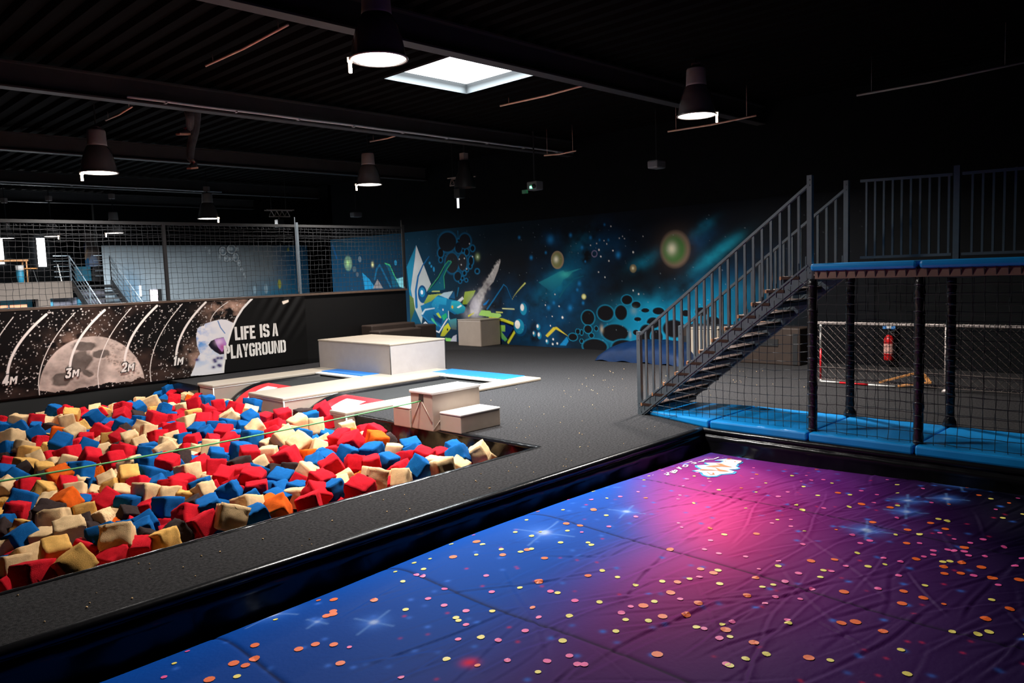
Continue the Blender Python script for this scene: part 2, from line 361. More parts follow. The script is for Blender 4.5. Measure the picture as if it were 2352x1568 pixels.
struct(f.build('wall_pit_right', M_vinyl, smooth=True), 'mirror-like black vinyl end wall of the foam pit')
f = MB(); f.box(-8, PITX, PY1 + .03, PY1 + .07, -1.5, -.02)
f.sweep([(0, -.03), (-.03, -.01), (-.05, .02), (-.03, .045), (.02, .05)], 'x', -8, PITX + .2, 160, lambda p, t, i: (t, PY1 + .05 + p[0] * .6 + wav(0, t, i, .003), p[1] + wav(0, t * 2, i, .003)))
struct(f.build('wall_pit_back', M_liner, smooth=True), 'black sheet lining of the foam pit below the banner')
f = MB(); f.box(PITX - .005, PITX + .03, 14.9, 16.25, -1.2, .0); struct(f.build('wall_pit_corner', M_vinyl))
# skylight
f = MB(); z1 = CZ + .15
a, b, c, d = SK
for q in (((a, c), (b, c)), ((b, c), (b, d)), ((b, d), (a, d)), ((a, d), (a, c))):
    (x0, y0), (x1, y1) = q; f.quad((x0, y0, CZ - .02), (x1, y1, CZ - .02), (x1, y1, z1), (x0, y0, z1))
sk = empty('skylight', 'square white skylight in the black ceiling beside the nearest lamp', 'skylight', ((a + b) / 2, (c + d) / 2, CZ))
M_curb = mat('curb_grey', (0.05, 0.058, 0.062), 0.6)
for v in range(len(f.v)): f.v[v] = (f.v[v][0] - (a + b) / 2, f.v[v][1] - (c + d) / 2, f.v[v][2] - CZ)
f.build('curb', M_curb, sk)
f = MB(); f.box(-(b - a) / 2, (b - a) / 2, -(d - c) / 2, (d - c) / 2, .15, .17); f.build('pane', emit('skylight_pane', (0.92, 0.97, 1.0), SKY_E), sk)
ld = bpy.data.lights.new('daylight', 'AREA'); ld.shape = 'RECTANGLE'; ld.size = b - a - .1; ld.size_y = d - c - .1; ld.energy = SKY_W; ld.color = (.90, .97, 1.0); ld.spread = math.radians(110)
lo = bpy.data.objects.new('daylight', ld); COL.objects.link(lo); lo.parent = sk; lo.location = (0, 0, .13)
f = MB(); f.tube([(-.55, -(d - c) / 2 + .01, .0), (-.35, -(d - c) / 2 + .03, .14)], .008, 5); f.build('cord', M_galv, sk)

# ================================================================ TRAMPOLINES
def curve_x(x):   # height of the lane surface as it rolls down into the pit
    if x >= 7.45: return -0.015
    t = min(1.0, (7.45 - x) / 0.85); return -0.015 - 0.55 * (1 - math.sqrt(max(0, 1 - (t * .98) ** 2)))
def lane(y0, y1, xe, label):
    xc = (6.6 + xe) / 2; yc = (y0 + y1) / 2
    t = empty('trampoline', label, 'trampoline', (xc, yc, 0))
    xs = [6.60 + (xe - 6.60) * (i / 60) ** 1.0 for i in range(61)]
    xs = [6.6 + .85 * (i / 24) for i in range(25)] + [7.45 + (xe - 7.45) * i / 10 for i in range(1, 11)]
    bed = MB(); cov = MB(); ems = [MB(), MB()]; w_ = .25
    for i in range(len(xs) - 1):
        xa, xb = xs[i], xs[i + 1]; za, zb = curve_x(xa), curve_x(xb)
        if xa >= 7.4: bed.quad((xa - xc, y0 + w_ - yc, za), (xb - xc, y0 + w_ - yc, zb), (xb - xc, y1 - w_ - yc, zb), (xa - xc, y1 - w_ - yc, za))
        else:
            u = (xa - 6.6) / .85; cov.mi = 1 if (.12 < u < .74) else 0
            if cov.mi:
                for ya, yb, m in ((y0 + w_, y0 + w_ + .3, 0), (y0 + w_ + .3, y1 - w_ - .3, 1), (y1 - w_ - .3, y1 - w_, 0)):
                    cov.mi = m; cov.quad((xa - xc, ya - yc, za + .012), (xb - xc, ya - yc, zb + .012), (xb - xc, yb - yc, zb + .012), (xa - xc, yb - yc, za + .012))
            else: cov.quad((xa - xc, y0 + w_ - yc, za + .012), (xb - xc, y0 + w_ - yc, zb + .012), (xb - xc, y1 - w_ - yc, zb + .012), (xa - xc, y1 - w_ - yc, za + .012))
        for em, ya, yb in ((ems[0], y0, y0 + w_), (ems[1], y1 - w_, y1)):
            for k in range(4):
                p = ya + (yb - ya) * k / 4; q = ya + (yb - ya) * (k + 1) / 4
                h = lambda y_: .045 * math.sin(math.pi * (y_ - ya) / (yb - ya)) - .004
                em.quad((xa - xc, p - yc, za + h(p)), (xb - xc, p - yc, zb + h(p)), (xb - xc, q - yc, zb + h(q)), (xa - xc, q - yc, za + h(q)))
    bed.build('jump_bed', M_bed, t); cov.build('entry_cover', [M_red, M_white], t, True); [e_.build('edge_padding', M_vinyl, t, True) for e_ in ems]
    return t
YA0, YB0, YB1, YC1 = 14.30, 11.62, 12.82, 9.98
lane(YB1, YA0, 8.72, 'trampoline lane with red and white entry pad on the banner side')
lane(YC1, YB0, 9.75, 'trampoline lane with red and white entry pad nearer the slackline boxes')
def runpad(x0, x1, y0, y1, xf, yr, label, depth=.95):
    t = empty('padded_divider', label, 'padding', ((x0 + x1) / 2, (y0 + y1) / 2, 0)); o = (t.location.x, t.location.y, 0)
    f = MB(); f.box(x0, x1, y0, y1, .0, .055, .018)
    # slight waviness of the soft top
    f.build('top_pad', M_beigetop, t, False, o)
    g = MB(); z0 = -depth
    # upright end block: front face and the side that follows the lane curve
    n = 16; pts = []
    xe = 7.42
    side = [(xf, 0.0), (xe, 0.0)] + [(7.45 - .85 * math.sin(math.pi / 2 * i / n) * 1.0, -0.03 - .55 * (1 - math.cos(math.pi / 2 * i / n))) for i in range(1, n + 1)] + [(6.58, z0), (xf, z0)]
    for yy in (y0, y1): g.poly([(x_, yy, z_) for x_, z_ in (side if yy == y0 else side[::-1])])
    g.quad((xf, y0, 0), (xf, y0, z0), (xf, y1, z0), (xf, y1, 0))
    g.build('end_block', M_beige, t, False, o)
    h = MB(); h.tube([(xf - .004, y0 - .004, 0.0), (xf - .004, y0 - .004, z0)], .012, 6); h.tube([(xf - .004, y0 - .004, -.004), (xf - .004, y1, -.004)], .010, 6); h.tube([(xf, y0 - .004, -.004), (xe, y0 - .004, -.004)], .008, 6)
    h.build('piping', M_white, t, True, o)
    return t
runpad(6.40, 9.2, YA0, 14.97, 6.42, 0, 'long beige divider pad on the banner side of the far trampoline lane')
runpad(6.36, 10.35, YB0, YB1, 6.38, 0, 'wide beige divider pad between the two trampoline lanes')
runpad(6.20, 10.40, 9.56, YC1, 6.22, 0, 'narrow beige divider pad beside the slackline boxes')
def endmat(x0, x1, y0, y1, label):
    t = empty('end_mat', label, 'mat', ((x0 + x1) / 2, (y0 + y1) / 2, 0)); o = (t.location.x, t.location.y, 0)
    f = MB(); f.box(x0 + .16, x1, y0, y1, .01, .06, .015); f.build('blue_pad', M_bluepad, t, False, o)
    f = MB(); f.box(x0, x0 + .17, y0 + .02, y1 - .02, .008, .045, .012); f.build('white_strip', M_white, t, False, o)
endmat(8.60, 9.16, 12.80, 14.32, 'bright blue end mat beside the large beige box')
endmat(9.72, 10.42, YC1, 12.05, 'bright blue end mat of the near lane beyond the slackline boxes')

# ================================================================ BEIGE BOXES
t = empty('vault_box', 'large low beige padded box standing behind the trampoline lanes', 'box', (9.86, 13.72, 0)); o = (9.86, 13.72, 0)
x0, x1, y0, y1, h = 9.16, 10.57, 12.42, 15.02, .66
f = MB(); f.box(x0, x1, y0, y1, 0.0, h - .035, .012); f.build('body', mat('box_vinyl', (0.33, 0.29, 0.275), .42, spec=.4, noise=.05, bump=.05, bscale=10), t, False, o)
f = MB()
for i in range(2):
    for j in range(2):
        f.box(x0 - .01 + (x1 - x0 + .02) * i / 2, x0 - .01 + (x1 - x0 + .02) * (i + 1) / 2, y0 - .01 + (y1 - y0 + .02) * j / 2, y0 - .01 + (y1 - y0 + .02) * (j + 1) / 2, h - .035, h, .010)
f.build('lid', M_beigetop, t, False, o)
f = MB(); f.tube([(x0, y0, 0), (x0, y0, h - .04)], .008); f.tube([(x1, y0, 0), (x1, y0, h - .04)], .006); f.tube([(x0, y1, 0), (x0, y1, h - .04)], .006); f.build('piping', M_dark, t, True, o)

t = empty('anchor_box', 'tall beige box with white top that the green slackline leaves', 'box', (6.65, 7.85, 0)); o = (6.65, 7.85, 0)
f = MB(); x0, x1, y0, y1, h = 6.24, 7.07, 7.63, 8.07, .50
f.box(x0, x1, y0, y1, .0, h - .03, .012); f.build('body', M_beige, t, False, o)
f = MB(); f.box(x0 - .015, x1 + .01, y0 - .015, y1 + .015, h - .03, h + .012, .014); f.build('top', M_white, t, False, o)
f = MB(); f.poly([(x0 - .003, 7.80, h - .03), (x0 - .003, 7.88, h - .03), (x0 - .003, 7.90, .385), (x0 - .003, 7.80, .36)]); f.box(x0 - .002, x0 + .006, 7.80, 7.89, .37, h - .03); f.build('slot', M_dark, t, False, o)
f = MB(); f.tube([(x0 - .003, 7.87, .37), (x0 - .003, 8.06, .06)], .010, 6); f.tube([(x0 - .003, 7.83, .37), (x0 - .003, 7.64, .12)], .006, 6); f.tube([(x0, y0 - .002, .02), (x0 + .2, y0 - .003, .2)], .004, 6); f.build('crease', M_beige, t, True, o)
t = empty('step_box', 'low beige step box with white top in front of the tall box', 'box', (6.7, 7.42, 0)); o = (6.7, 7.42, 0)
f = MB(); f.box(6.35, 7.04, 7.22, 7.625, 0, .215, .012); f.build('body', M_beige, t, False, o)
f = MB(); f.box(6.345, 7.045, 7.215, 7.625, .215, .245, .012); f.build('top', M_white, t, False, o)
t = empty('step_box', 'low beige step box half hidden behind the tall box', 'box', (6.55, 8.27, 0)); o = (6.55, 8.27, 0)
f = MB(); f.box(6.22, 6.9, 8.075, 8.43, 0, .245, .012); f.build('body', M_beige, t, False, o)
f = MB(); f.box(6.215, 6.905, 8.075, 8.435, .245, .27, .012); f.build('top', M_white, t, False, o)
p0 = on_x(966, 921, 6.24); p1 = on_y(0, 1097, 7.62); d = Vector(p1) - Vector(p0)
f = MB(); n = 12
f.tube([(Vector(p0) + d * (1.25 * i / n) + Vector((0, 0, -.05 * math.sin(math.pi * i / n)))) [:] for i in range(n + 1)], .0085, 6)
tag(f.build('slackline', M_slack, smooth=True), 'thin green slackline stretched from the tall box across the foam pit', 'slackline')
t = empty('foam_box', 'beige cube box on the carpet in front of the mural', 'box', (14.6, 16.0, 0)); o = (14.6, 16.0, 0)
(cx0, cy0, _), (cx1, _, _) = (14.32, 15.35, 0), (15.05, 0, 0)
f = MB(); f.box(14.3, 15.04, 15.30, 16.22, 0, .70, .02); f.build('body', M_beige, t, False, o)
f = MB(); f.box(14.295, 15.045, 15.295, 16.225, .70, .73, .012); f.build('lid', M_beige, t, False, o)

# ================================================================ FOAM CUBES
FOAM = """211,667,-5,240,c;169,631,-5,220,y;145,644,-9,217,r;166,668,-5,218,y;298,647,-6,226,c;458,660,-8,240,c;155,703,-14,199,c;192,721,-6,212,c;207,688,-7,206,b;241,653,-13,201,y;194,775,-9,217,c;277,688,-9,216,r;281,794,-7,240,c;142,685,-13,185,c;299,692,-7,215,b;215,821,-6,224,o;275,728,-6,217,b;324,668,-7,215,c;526,630,-7,240,c;423,632,-7,228,r;190,684,-15,191,r;196,795,-7,214,k;191,869,-7,221,b;280,663,-11,198,r;320,645,-10,202,b;163,752,-10,191,b;257,663,-12,194,k;203,654,-17,181,r;370,638,-9,204,r;412,687,-6,222,r;223,655,-15,179,r;179,744,-14,187,c;343,646,-10,200,o;260,785,-11,211,b;522,753,-6,240,b;148,753,-18,176,c;238,677,-16,179,k;243,704,-16,185,b;268,670,-23,183,k;133,676,-24,170,r;251,808,-12,206,r;221,783,-10,195,y;182,849,-11,200,r;395,667,-11,207,r;574,660,-7,239,b;341,837,-5,219,c;310,803,-10,208,r;338,734,-8,200,b;371,751,-5,210,r;298,730,-14,193,k;196,725,-23,173,y;293,876,-6,218,y;367,958,-5,240,c;290,841,-9,203,r;351,715,-16,193,b;323,758,-9,195,c;511,709,-9,219,b;539,843,-5,240,r;529,802,-3,239,r;350,683,-16,187,o;488,705,-7,215,r;359,765,-13,202,r;392,821,-7,218,k;371,832,-7,216,r;298,783,-12,194,c;215,767,-18,178,k;328,822,-12,207,r;315,873,-9,213,b;309,838,-13,206,b;326,729,-20,191,b;445,810,-6,225,r;380,739,-17,202,b;398,742,-10,205,b;366,693,-15,191,b;492,863,-6,240,c;272,839,-13,201,c;517,657,-8,211,b;263,692,-22,173,r;196,959,-11,207,c;294,658,-21,172,b;253,719,-15,176,b;451,727,-4,212,r;477,783,-9,217,b;450,759,-8,209,b;481,730,-9,209,r;497,766,-5,218,b;252,965,-11,210,o;180,815,-20,173,y;214,942,-12,199,r;168,839,-17,175,b;364,800,-10,201,r;384,802,-11,205,r;225,918,-14,197,y;245,889,-14,196,c;163,684,-20,170,b;310,769,-15,186,y;471,948,-7,240,b;411,729,-15,197,r;364,728,-11,189,r;434,684,-16,193,c;434,746,-12,204,c;414,667,-11,187,b;386,692,-17,187,c;564,942,-6,240,c;458,836,-11,214,r;323,951,-12,210,c;496,908,-3,231,c;425,863,-7,213,r;338,1018,-8,223,r;272,960,-8,203,b;215,986,-10,198,b;554,697,-9,207,r;487,651,-13,189,c;574,746,-9,218,b;343,810,-17,191,b;276,778,-18,175,r;244,916,-12,192,r;370,869,-9,205,r;347,906,-6,207,r;332,930,-8,208,b;195,669,-22,170,r;398,706,-15,183,b;506,677,-13,196,r;291,1072,-9,224,r;389,723,-17,185,b;420,827,-12,206,c;222,670,-22,170,k;277,872,-16,190,y;553,787,-3,221,o;283,905,-14,196,c;301,1023,-8,218,r;304,1153,-8,240,b;269,1246,-7,240,c;251,763,-17,170,k;355,742,-15,181,r;268,721,-22,170,r;601,653,-9,208,c;604,701,-12,206,b;556,756,-13,207,c;350,659,-20,170,c;374,708,-20,171,b;453,704,-15,183,c;241,739,-21,170,b;405,805,-15,192,b;145,728,-24,170,b;561,645,-15,191,c;435,780,-14,192,k;247,1008,-9,197,y;231,1022,-10,198,k;437,910,-8,212,b;420,956,-10,217,c;349,948,-11,205,b;316,990,-10,206,r;272,985,-12,198,b;548,670,-13,193,c;245,778,-20,170,c;544,717,-12,200,r;241,1064,-11,196,y;376,940,-12,198,k;528,990,-7,228,r;593,846,-7,217,r;505,999,-6,226,c;363,1006,-12,206,b;541,1086,-7,240,b;411,923,-13,201,b;569,998,-8,235,c;594,910,-9,226,c;506,848,-12,204,c;445,726,-21,177,c;564,725,-12,195,b;217,1046,-13,190,b;242,861,-20,170,b;577,696,-12,192,r;482,827,-14,197,o;511,810,-12,199,r;344,788,-18,171,r;218,751,-21,170,k;231,775,-27,170,c;489,717,-21,174,b;505,692,-22,172,r;491,668,-15,170,c;263,887,-21,170,c;267,949,-21,176,c;347,1042,-11,199,r;219,890,-19,170,c;585,1071,-7,237,r;276,1102,-15,197,r;259,1087,-12,193,c;200,881,-24,170,c;356,822,-17,170,c;643,1057,-7,240,r;245,992,-16,178,k;283,1045,-14,190,c;530,924,-8,208,b;324,1107,-10,205,b;535,879,-13,202,c;422,804,-17,176,k;532,1137,-9,239,c;458,879,-13,192,c;236,1113,-15,193,r;360,914,-16,183,b;452,968,-9,203,r;375,1037,-14,192,b;435,1102,-7,209,r;532,861,-15,190,r;543,805,-16,184,b;272,923,-20,170,b;474,1151,-9,221,c;478,1042,-10,207,r;271,1063,-17,182,c;595,664,-22,172,r;410,1131,-7,209,c;403,1052,-15,198,c;374,1098,-7,199,c;487,1084,-10,213,b;266,1152,-14,193,y;341,1219,-9,212,c;575,876,-11,198,o;484,930,-15,193,c;301,1252,-7,211,b;270,1190,-11,199,c;359,1316,-5,227,c;539,973,-11,206,c;513,966,-9,201,r;447,1010,-14,198,r;343,745,-26,170,c;406,674,-24,170,o;251,678,-28,199,r;509,663,-23,170,b;501,1193,-5,218,y;527,1105,-7,210,c;343,899,-22,170,b;359,1097,-17,188,k;567,1140,-6,219,c;370,881,-22,170,c;493,1139,-7,210,r;328,1243,-10,202,o;611,1057,-8,215,k;604,1024,-8,210,b;421,1180,-9,206,c;494,910,-22,181,k;375,1220,-11,205,r;463,1066,-12,197,b;439,958,-16,181,r;493,874,-22,176,c;568,926,-18,193,b;375,1139,-11,195,r;412,1103,-11,195,r;425,1088,-15,195,c;316,1410,-9,221,c;524,1421,-9,240,c;342,1108,-17,186,c;556,779,-19,173,k;253,1208,-14,188,b;463,1244,-9,219,r;520,786,-17,170,b;162,823,-23,196,k;201,786,-24,195,b;470,708,-23,170,o;596,877,-19,180,c;497,674,-28,170,r;477,663,-21,170,r;308,1031,-24,170,c;440,1320,-10,213,r;616,908,-17,186,r;550,1303,-7,225,r;369,1164,-14,186,y;380,1083,-13,178,c;165,668,-23,170,o;443,937,-21,170,r;477,992,-16,179,r;488,1027,-15,184,b;314,669,-23,170,c;420,994,-19,172,c;612,1220,-7,222,b;621,1000,-14,197,r;509,1099,-12,196,b;434,1072,-15,183,b;525,1075,-15,195,b;468,1104,-12,191,b;566,1088,-10,201,r;575,1266,-7,223,r;499,1162,-9,202,r;535,1221,-8,213,r;524,1171,-13,206,r;577,1207,-7,216,r;349,1199,-16,188,r;157,741,-24,170,r;307,1366,-13,203,b;407,1347,-10,213,b;628,670,-22,170,c;550,730,-24,170,b;151,664,-20,170,b;429,668,-21,170,r;237,757,-26,185,o;292,764,-26,195,c;339,1407,-10,199,r;470,1088,-18,178,b;436,1047,-14,170,r;416,1250,-12,190,b;443,1255,-12,194,b;193,753,-22,170,r;331,1182,-18,173,r;395,1421,-12,207,y;373,1294,-14,190,y;544,915,-21,170,b;613,846,-21,170,k;298,1228,-16,174,r;468,1397,-10,213,r;309,757,-29,195,r;190,859,-24,188,k;326,759,-27,192,b;211,803,-26,177,b;514,980,-20,170,r;412,1234,-19,176,k;326,690,-20,170,c;231,768,-14,170,c;415,763,-20,170,r;481,899,-22,170,b;448,1065,-20,170,r;315,1267,-18,170,y;471,879,-24,170,b;297,1409,-16,183,b;428,924,-21,170,b;490,1258,-17,187,r;177,693,-22,170,b;553,1061,-19,173,b;401,1101,-23,170,k;392,1501,-11,202,b;400,1470,-13,200,r;415,662,-27,170,r;493,1396,-12,202,b;433,878,-24,170,b;510,1328,-10,197,b;463,1321,-16,191,k;222,834,-25,181,k;194,948,-27,186,y;215,906,-24,182,c;241,830,-26,172,o;599,1361,-12,196,b;334,1393,-19,173,b;401,1132,-22,170,k;418,1315,-19,173,b;568,1431,-12,199,r;267,966,-26,197,c;253,874,-24,179,r;367,850,-23,191,c;242,1024,-24,197,k;297,991,-25,198,o;242,1006,-27,192,k;413,747,-23,175,c;357,945,-28,195,b;248,1059,-27,195,k;366,815,-27,176,b;550,1350,-15,176,c;446,1037,-22,170,b;517,1316,-22,170,b;231,1098,-24,195,r;393,947,-23,196,b;366,929,-24,190,r;404,982,-25,199,c;490,775,-23,170,b;253,750,-24,170,r;585,684,-22,170,b;314,983,-27,178,c;440,861,-25,178,r;408,963,-24,187,r;376,1083,-30,198,k;267,1202,-26,197,k;246,1196,-25,192,k;482,947,-26,187,c;431,1054,-29,193,r;364,1197,-27,199,c;596,948,-24,197,k;318,1197,-26,193,b;535,955,-26,190,c;449,980,-24,181,r;426,1038,-25,186,r;421,1069,-27,188,c;507,994,-25,188,c;301,703,-22,170,b;526,871,-27,174,c;305,1082,-23,171,c;348,1064,-26,174,c;549,970,-26,186,r;236,1159,-27,171,b;332,1310,-23,195,b;435,1023,-26,173,c;522,1099,-25,191,c;460,1076,-26,181,b;360,1132,-24,174,c;487,986,-27,172,b;551,986,-26,179,r;307,1308,-25,188,c;313,1253,-28,182,b;640,1079,-25,200,b;414,1295,-23,198,r;284,1275,-24,180,b;484,1244,-27,198,b;528,1217,-27,199,b;630,1010,-27,187,b;355,1395,-27,198,k;284,1293,-24,178,c;430,1251,-25,189,b;371,1178,-25,174,r;513,1262,-23,199,r;463,1217,-24,187,r;372,1230,-26,178,c;436,1109,-25,170,b;407,1174,-23,173,y;588,1094,-24,185,b;472,1261,-25,190,y;532,1259,-24,194,b;541,1127,-27,179,o;385,1456,-24,196,c;352,1511,-25,198,r;307,1344,-25,175,r;412,1196,-23,170,b;609,1039,-24,173,b;373,1266,-24,171,b;578,1322,-25,197,r;367,1455,-26,189,c;456,1233,-27,175,y;517,1192,-24,175,b;609,1097,-24,175,r;491,1181,-24,171,b;631,1513,-24,170,c;427,1234,-26,170,c;548,1380,-26,196,r;533,1311,-23,187,r;468,1487,-26,198,y;453,1469,-24,194,r;419,1452,-27,188,r;601,1242,-23,185,b;486,1489,-24,195,c;461,1515,-23,195,c;317,1490,-25,175,r;447,1377,-27,176,b;636,1375,-25,194,c;521,1406,-24,185,y;504,1400,-27,178,y;379,1521,-24,177,c;589,1285,-23,173,r;326,1569,-26,173,r;437,1504,-27,176,r;440,1161,-20,170,b;615,1408,-27,183,b;581,1448,-24,182,k;636,1352,-26,177,b;631,1457,-26,182,b;605,1385,-24,173,b;546,1539,-23,180,c;516,1509,-25,174,b;586,1530,-24,181,b;623,1494,-25,177,o;570,1493,-26,173,k;631,1479,-23,174,r;631,1529,-24,174,c;631,1614,-17,183,b;497,1148,-22,170,r;504,1162,-25,170,r;555,1411,-23,170,c;301,1199,-21,170,y;610,1614,-27,175,b;631,1599,-26,175,r;631,1613,-33,172,c"""
def foam_variant(seed):
    r = random.Random(seed); bm = bmesh.new(); bmesh.ops.create_cube(bm, size=1.0)
    bmesh.ops.subdivide_edges(bm, edges=bm.edges[:], cuts=7, use_grid_fill=True)
    off = [Vector((r.uniform(-9, 9), r.uniform(-9, 9), r.uniform(-9, 9))) for _ in range(3)]
    from mathutils import noise
    sk = [Vector((r.uniform(.86, 1.12), r.uniform(.86, 1.12), r.uniform(.84, 1.1))), r.uniform(-.10, .10), r.uniform(-.10, .10)]
    for v in bm.verts:
        p = v.co.copy(); q = p * 2
        m = max(abs(q.x), abs(q.y), abs(q.z)); sph = q.normalized() * 1.18
        k = .20; q = q * (1 - k) + sph * k * 1.06
        n1 = noise.noise(p * 2.2 + off[0]); n2 = noise.noise(p * 5.5 + off[1]); n3 = noise.noise(p * 12 + off[2])
        q *= 1 + .11 * n1 + .055 * n2 + .022 * n3
        q = Vector((q.x * sk[0].x + sk[1] * q.y, q.y * sk[0].y + sk[2] * q.z, q.z * sk[0].z))
        v.co = q * .5
    me = bpy.data.meshes.new('foam_cube'); bm.to_mesh(me); bm.free()
    me.polygons.foreach_set('use_smooth', [True] * len(me.polygons)); me.materials.append(M_foam['r']); return me
VAR = [foam_variant(s) for s in range(14)]
CN = {'r': 'red', 'b': 'blue', 'c': 'cream', 'y': 'yellow', 'o': 'orange', 'k': 'dark brown'}
cubes = []
for e in FOAM.split(';'):
    a = e.split(','); cubes.append((int(a[0]) / 100, int(a[1]) / 100, int(a[2]) / 100, int(a[3]) / 1000, a[4]))
PXY = [proj(c[:3]) for c in cubes]
used = set()
def near(i, sx):
    best = None
    for j in range(len(cubes)):
        if j == i: continue
        dx = (PXY[j][0] - PXY[i][0]) * sx; dy = abs(PXY[j][1] - PXY[i][1])
        if dx > 8 and dy < dx: 
            if best is None or dx + dy < best[0]: best = (dx + dy, j)
    return CN[cubes[best[1]][4]] if best else 'black'
small = MB()
def rand_rot(r):
    # mostly tipped at odd angles
    from mathutils import Euler
    return Euler((r.uniform(-.55, .55), r.uniform(-.55, .55), r.uniform(0, 6.28)))
for i, (x, y, z, s, c) in enumerate(cubes):
    r = random.Random(100 + i); me = VAR[r.randrange(len(VAR))]; e = rand_rot(r)
    if i < 300:
        o = bpy.data.objects.new('foam_cube', me); COL.objects.link(o); o.location = (x, y, z); o.rotation_euler = e; o.scale = (s, s, s)
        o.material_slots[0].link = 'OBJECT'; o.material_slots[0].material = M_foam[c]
        L_, R_ = near(i, -1), near(i, 1)
        art = lambda n: ('an ' if n[0] == 'o' else 'a ') + n
        base = '%s foam cube %s, ' % (CN[c], ('between %s and %s one' % (art(L_), art(R_))) if L_ != R_ else ('between two %s ones' % L_))
        px, py = PXY[i] / np.array([23.52, 15.68]); k = 0
        l = base + '%d%% across and %d%% down the photo' % (round(px), round(py))
        if len(l.replace(',', ' ').split()) > 16: l = '%s foam cube beside %s one, %d%% across and %d%% down the photo' % (CN[c], art(R_), round(px), round(py))
        if l in used: l = '%s foam cube, %.1f%% across and %.1f%% down the photo' % (CN[c], px, py)
        used.add(l); tag(o, l, 'foam cube', 'foam cubes lying in the pit')
    else: 
        small.mi = 'rbcyok'.index(c); R = e.to_matrix(); small.add([(R @ (v.co * s) + Vector((x, y, z)))[:] for v in me.vertices], [tuple(p.vertices) for p in me.polygons])
# lower layers of the heap, seen only in the gaps
bmc = bmesh.new(); bmesh.ops.create_cube(bmc, size=1); bmesh.ops.subdivide_edges(bmc, edges=bmc.edges[:], cuts=3, use_grid_fill=True)
for v in bmc.verts: q = v.co * 2; v.co = (q * .82 + q.normalized() * .22) * .5
bv = [v.co.copy() for v in bmc.verts]; bf = [tuple(v.index for v in f.verts) for f in bmc.faces]; bmc.free()
r = random.Random(5); yy = 6.12
while yy < 16.2:
    xx = -.2
    while xx < 6.35:
        for lev in (0, 1):
            x = xx + r.uniform(-.05, .05); y = yy + r.uniform(-.05, .05); z = (-.40 if lev == 0 else -.56) + r.uniform(-.03, .03); s = r.uniform(.18, .215)
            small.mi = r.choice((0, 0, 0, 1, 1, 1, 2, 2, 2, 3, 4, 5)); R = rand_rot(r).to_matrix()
            px, py = proj((x, y, z))
            if px > -150 and py < 1600 and 6.2 < y < 16.0 and x < (6.5 if (10.15 < y < 11.45 or 13.0 < y < 14.1) else 6.02 if y > 9.3 else 6.22): small.add([(R @ (v * s) + Vector((x, y, z)))[:] for v in bv], bf)
        xx += .20
    yy += .20
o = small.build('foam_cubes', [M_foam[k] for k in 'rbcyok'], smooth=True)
tag(o, 'loose coloured foam cubes heaped in the gaps of the pit', 'foam cubes', kind='stuff')

f = MB(); r = random.Random(77)
for k in range(150):
    x, y = (r.uniform(6.6, 13.5), r.uniform(5.2, 9.3)) if k < 110 else (r.uniform(.5, 6.3), r.uniform(5.12, 5.85))
    s = r.uniform(.005, .010); R = rand_rot(r).to_matrix(); f.add([(R @ (v * s) + Vector((x, y, s * .5)))[:] for v in bv], bf)
tag(f.build('foam_crumbs', M_foam['c'], smooth=True), 'tiny pale foam crumbs scattered over the dark carpet', 'crumbs', kind='stuff')
# ================================================================ PRINTED BANNER ON THE LOW WALL
BY = 16.27
def bw(px, py): q = on_y(px, py, BY); return (q[0], q[2])
B0, B1, BZ0, BZ1 = 2.9, 9.62, 0.03, 1.59
pt = Paint(B0, B1, BZ0, BZ1, 0.0085, lin(9, 7, 8))
edge = [bw(512, 856), bw(513, 840), bw(517, 815), bw(523, 785), bw(531, 757), bw(543, 730), bw(557, 708), bw(572, 692), bw(578, 686)]
ez = np.array([p[1] for p in edge]); ex = np.array([p[0] for p in edge]); o_ = np.argsort(ez)
XE = np.interp(pt.V, ez[o_], ex[o_]); SP = pt.U < XE
n1 = fbm(pt.nu, pt.nv, (9, 3), 3); n2 = fbm(pt.nu, pt.nv, (40, 12), 5); n3 = fbm(pt.nu, pt.nv, (22, 7), 8)
dust = np.clip((n1 - .50) * 3.2, 0, 1) * np.clip(n2 * 1.5, 0, 1)
pt.over(dust * .20, lin(150, 115, 100))
for cx_, cz_, a_ in ((7.75, 1.38, .9), (8.55, 1.25, 1.0), (7.2, .42, .9), (4.75, .9, .4), (8.2, 1.1, .6), (7.9, .30, .5)):
    g = np.exp(-(((pt.U - cx_) / .42) ** 2 + ((pt.V - cz_) / .30) ** 2)); pt.over(np.clip(g * (n2 * 2.6 - .95) * a_, 0, 1), lin(205, 165, 145))
sr = np.random.RandomState(2)
for k in range(1500):
    u, v = sr.uniform(B0, 8.9), sr.uniform(BZ0, BZ1); rad = .006 + .008 * sr.rand() ** 4
    sl = pt.win(u - .03, u + .03, v - .03, v + .03)
    if sl: dd = np.hypot(pt.U[sl] - u, pt.V[sl] - v); pt.put(sl, np.clip((rad - dd) / .008 + .6, 0, 1) * sr.uniform(.35, 1), lin(235, 225, 220))
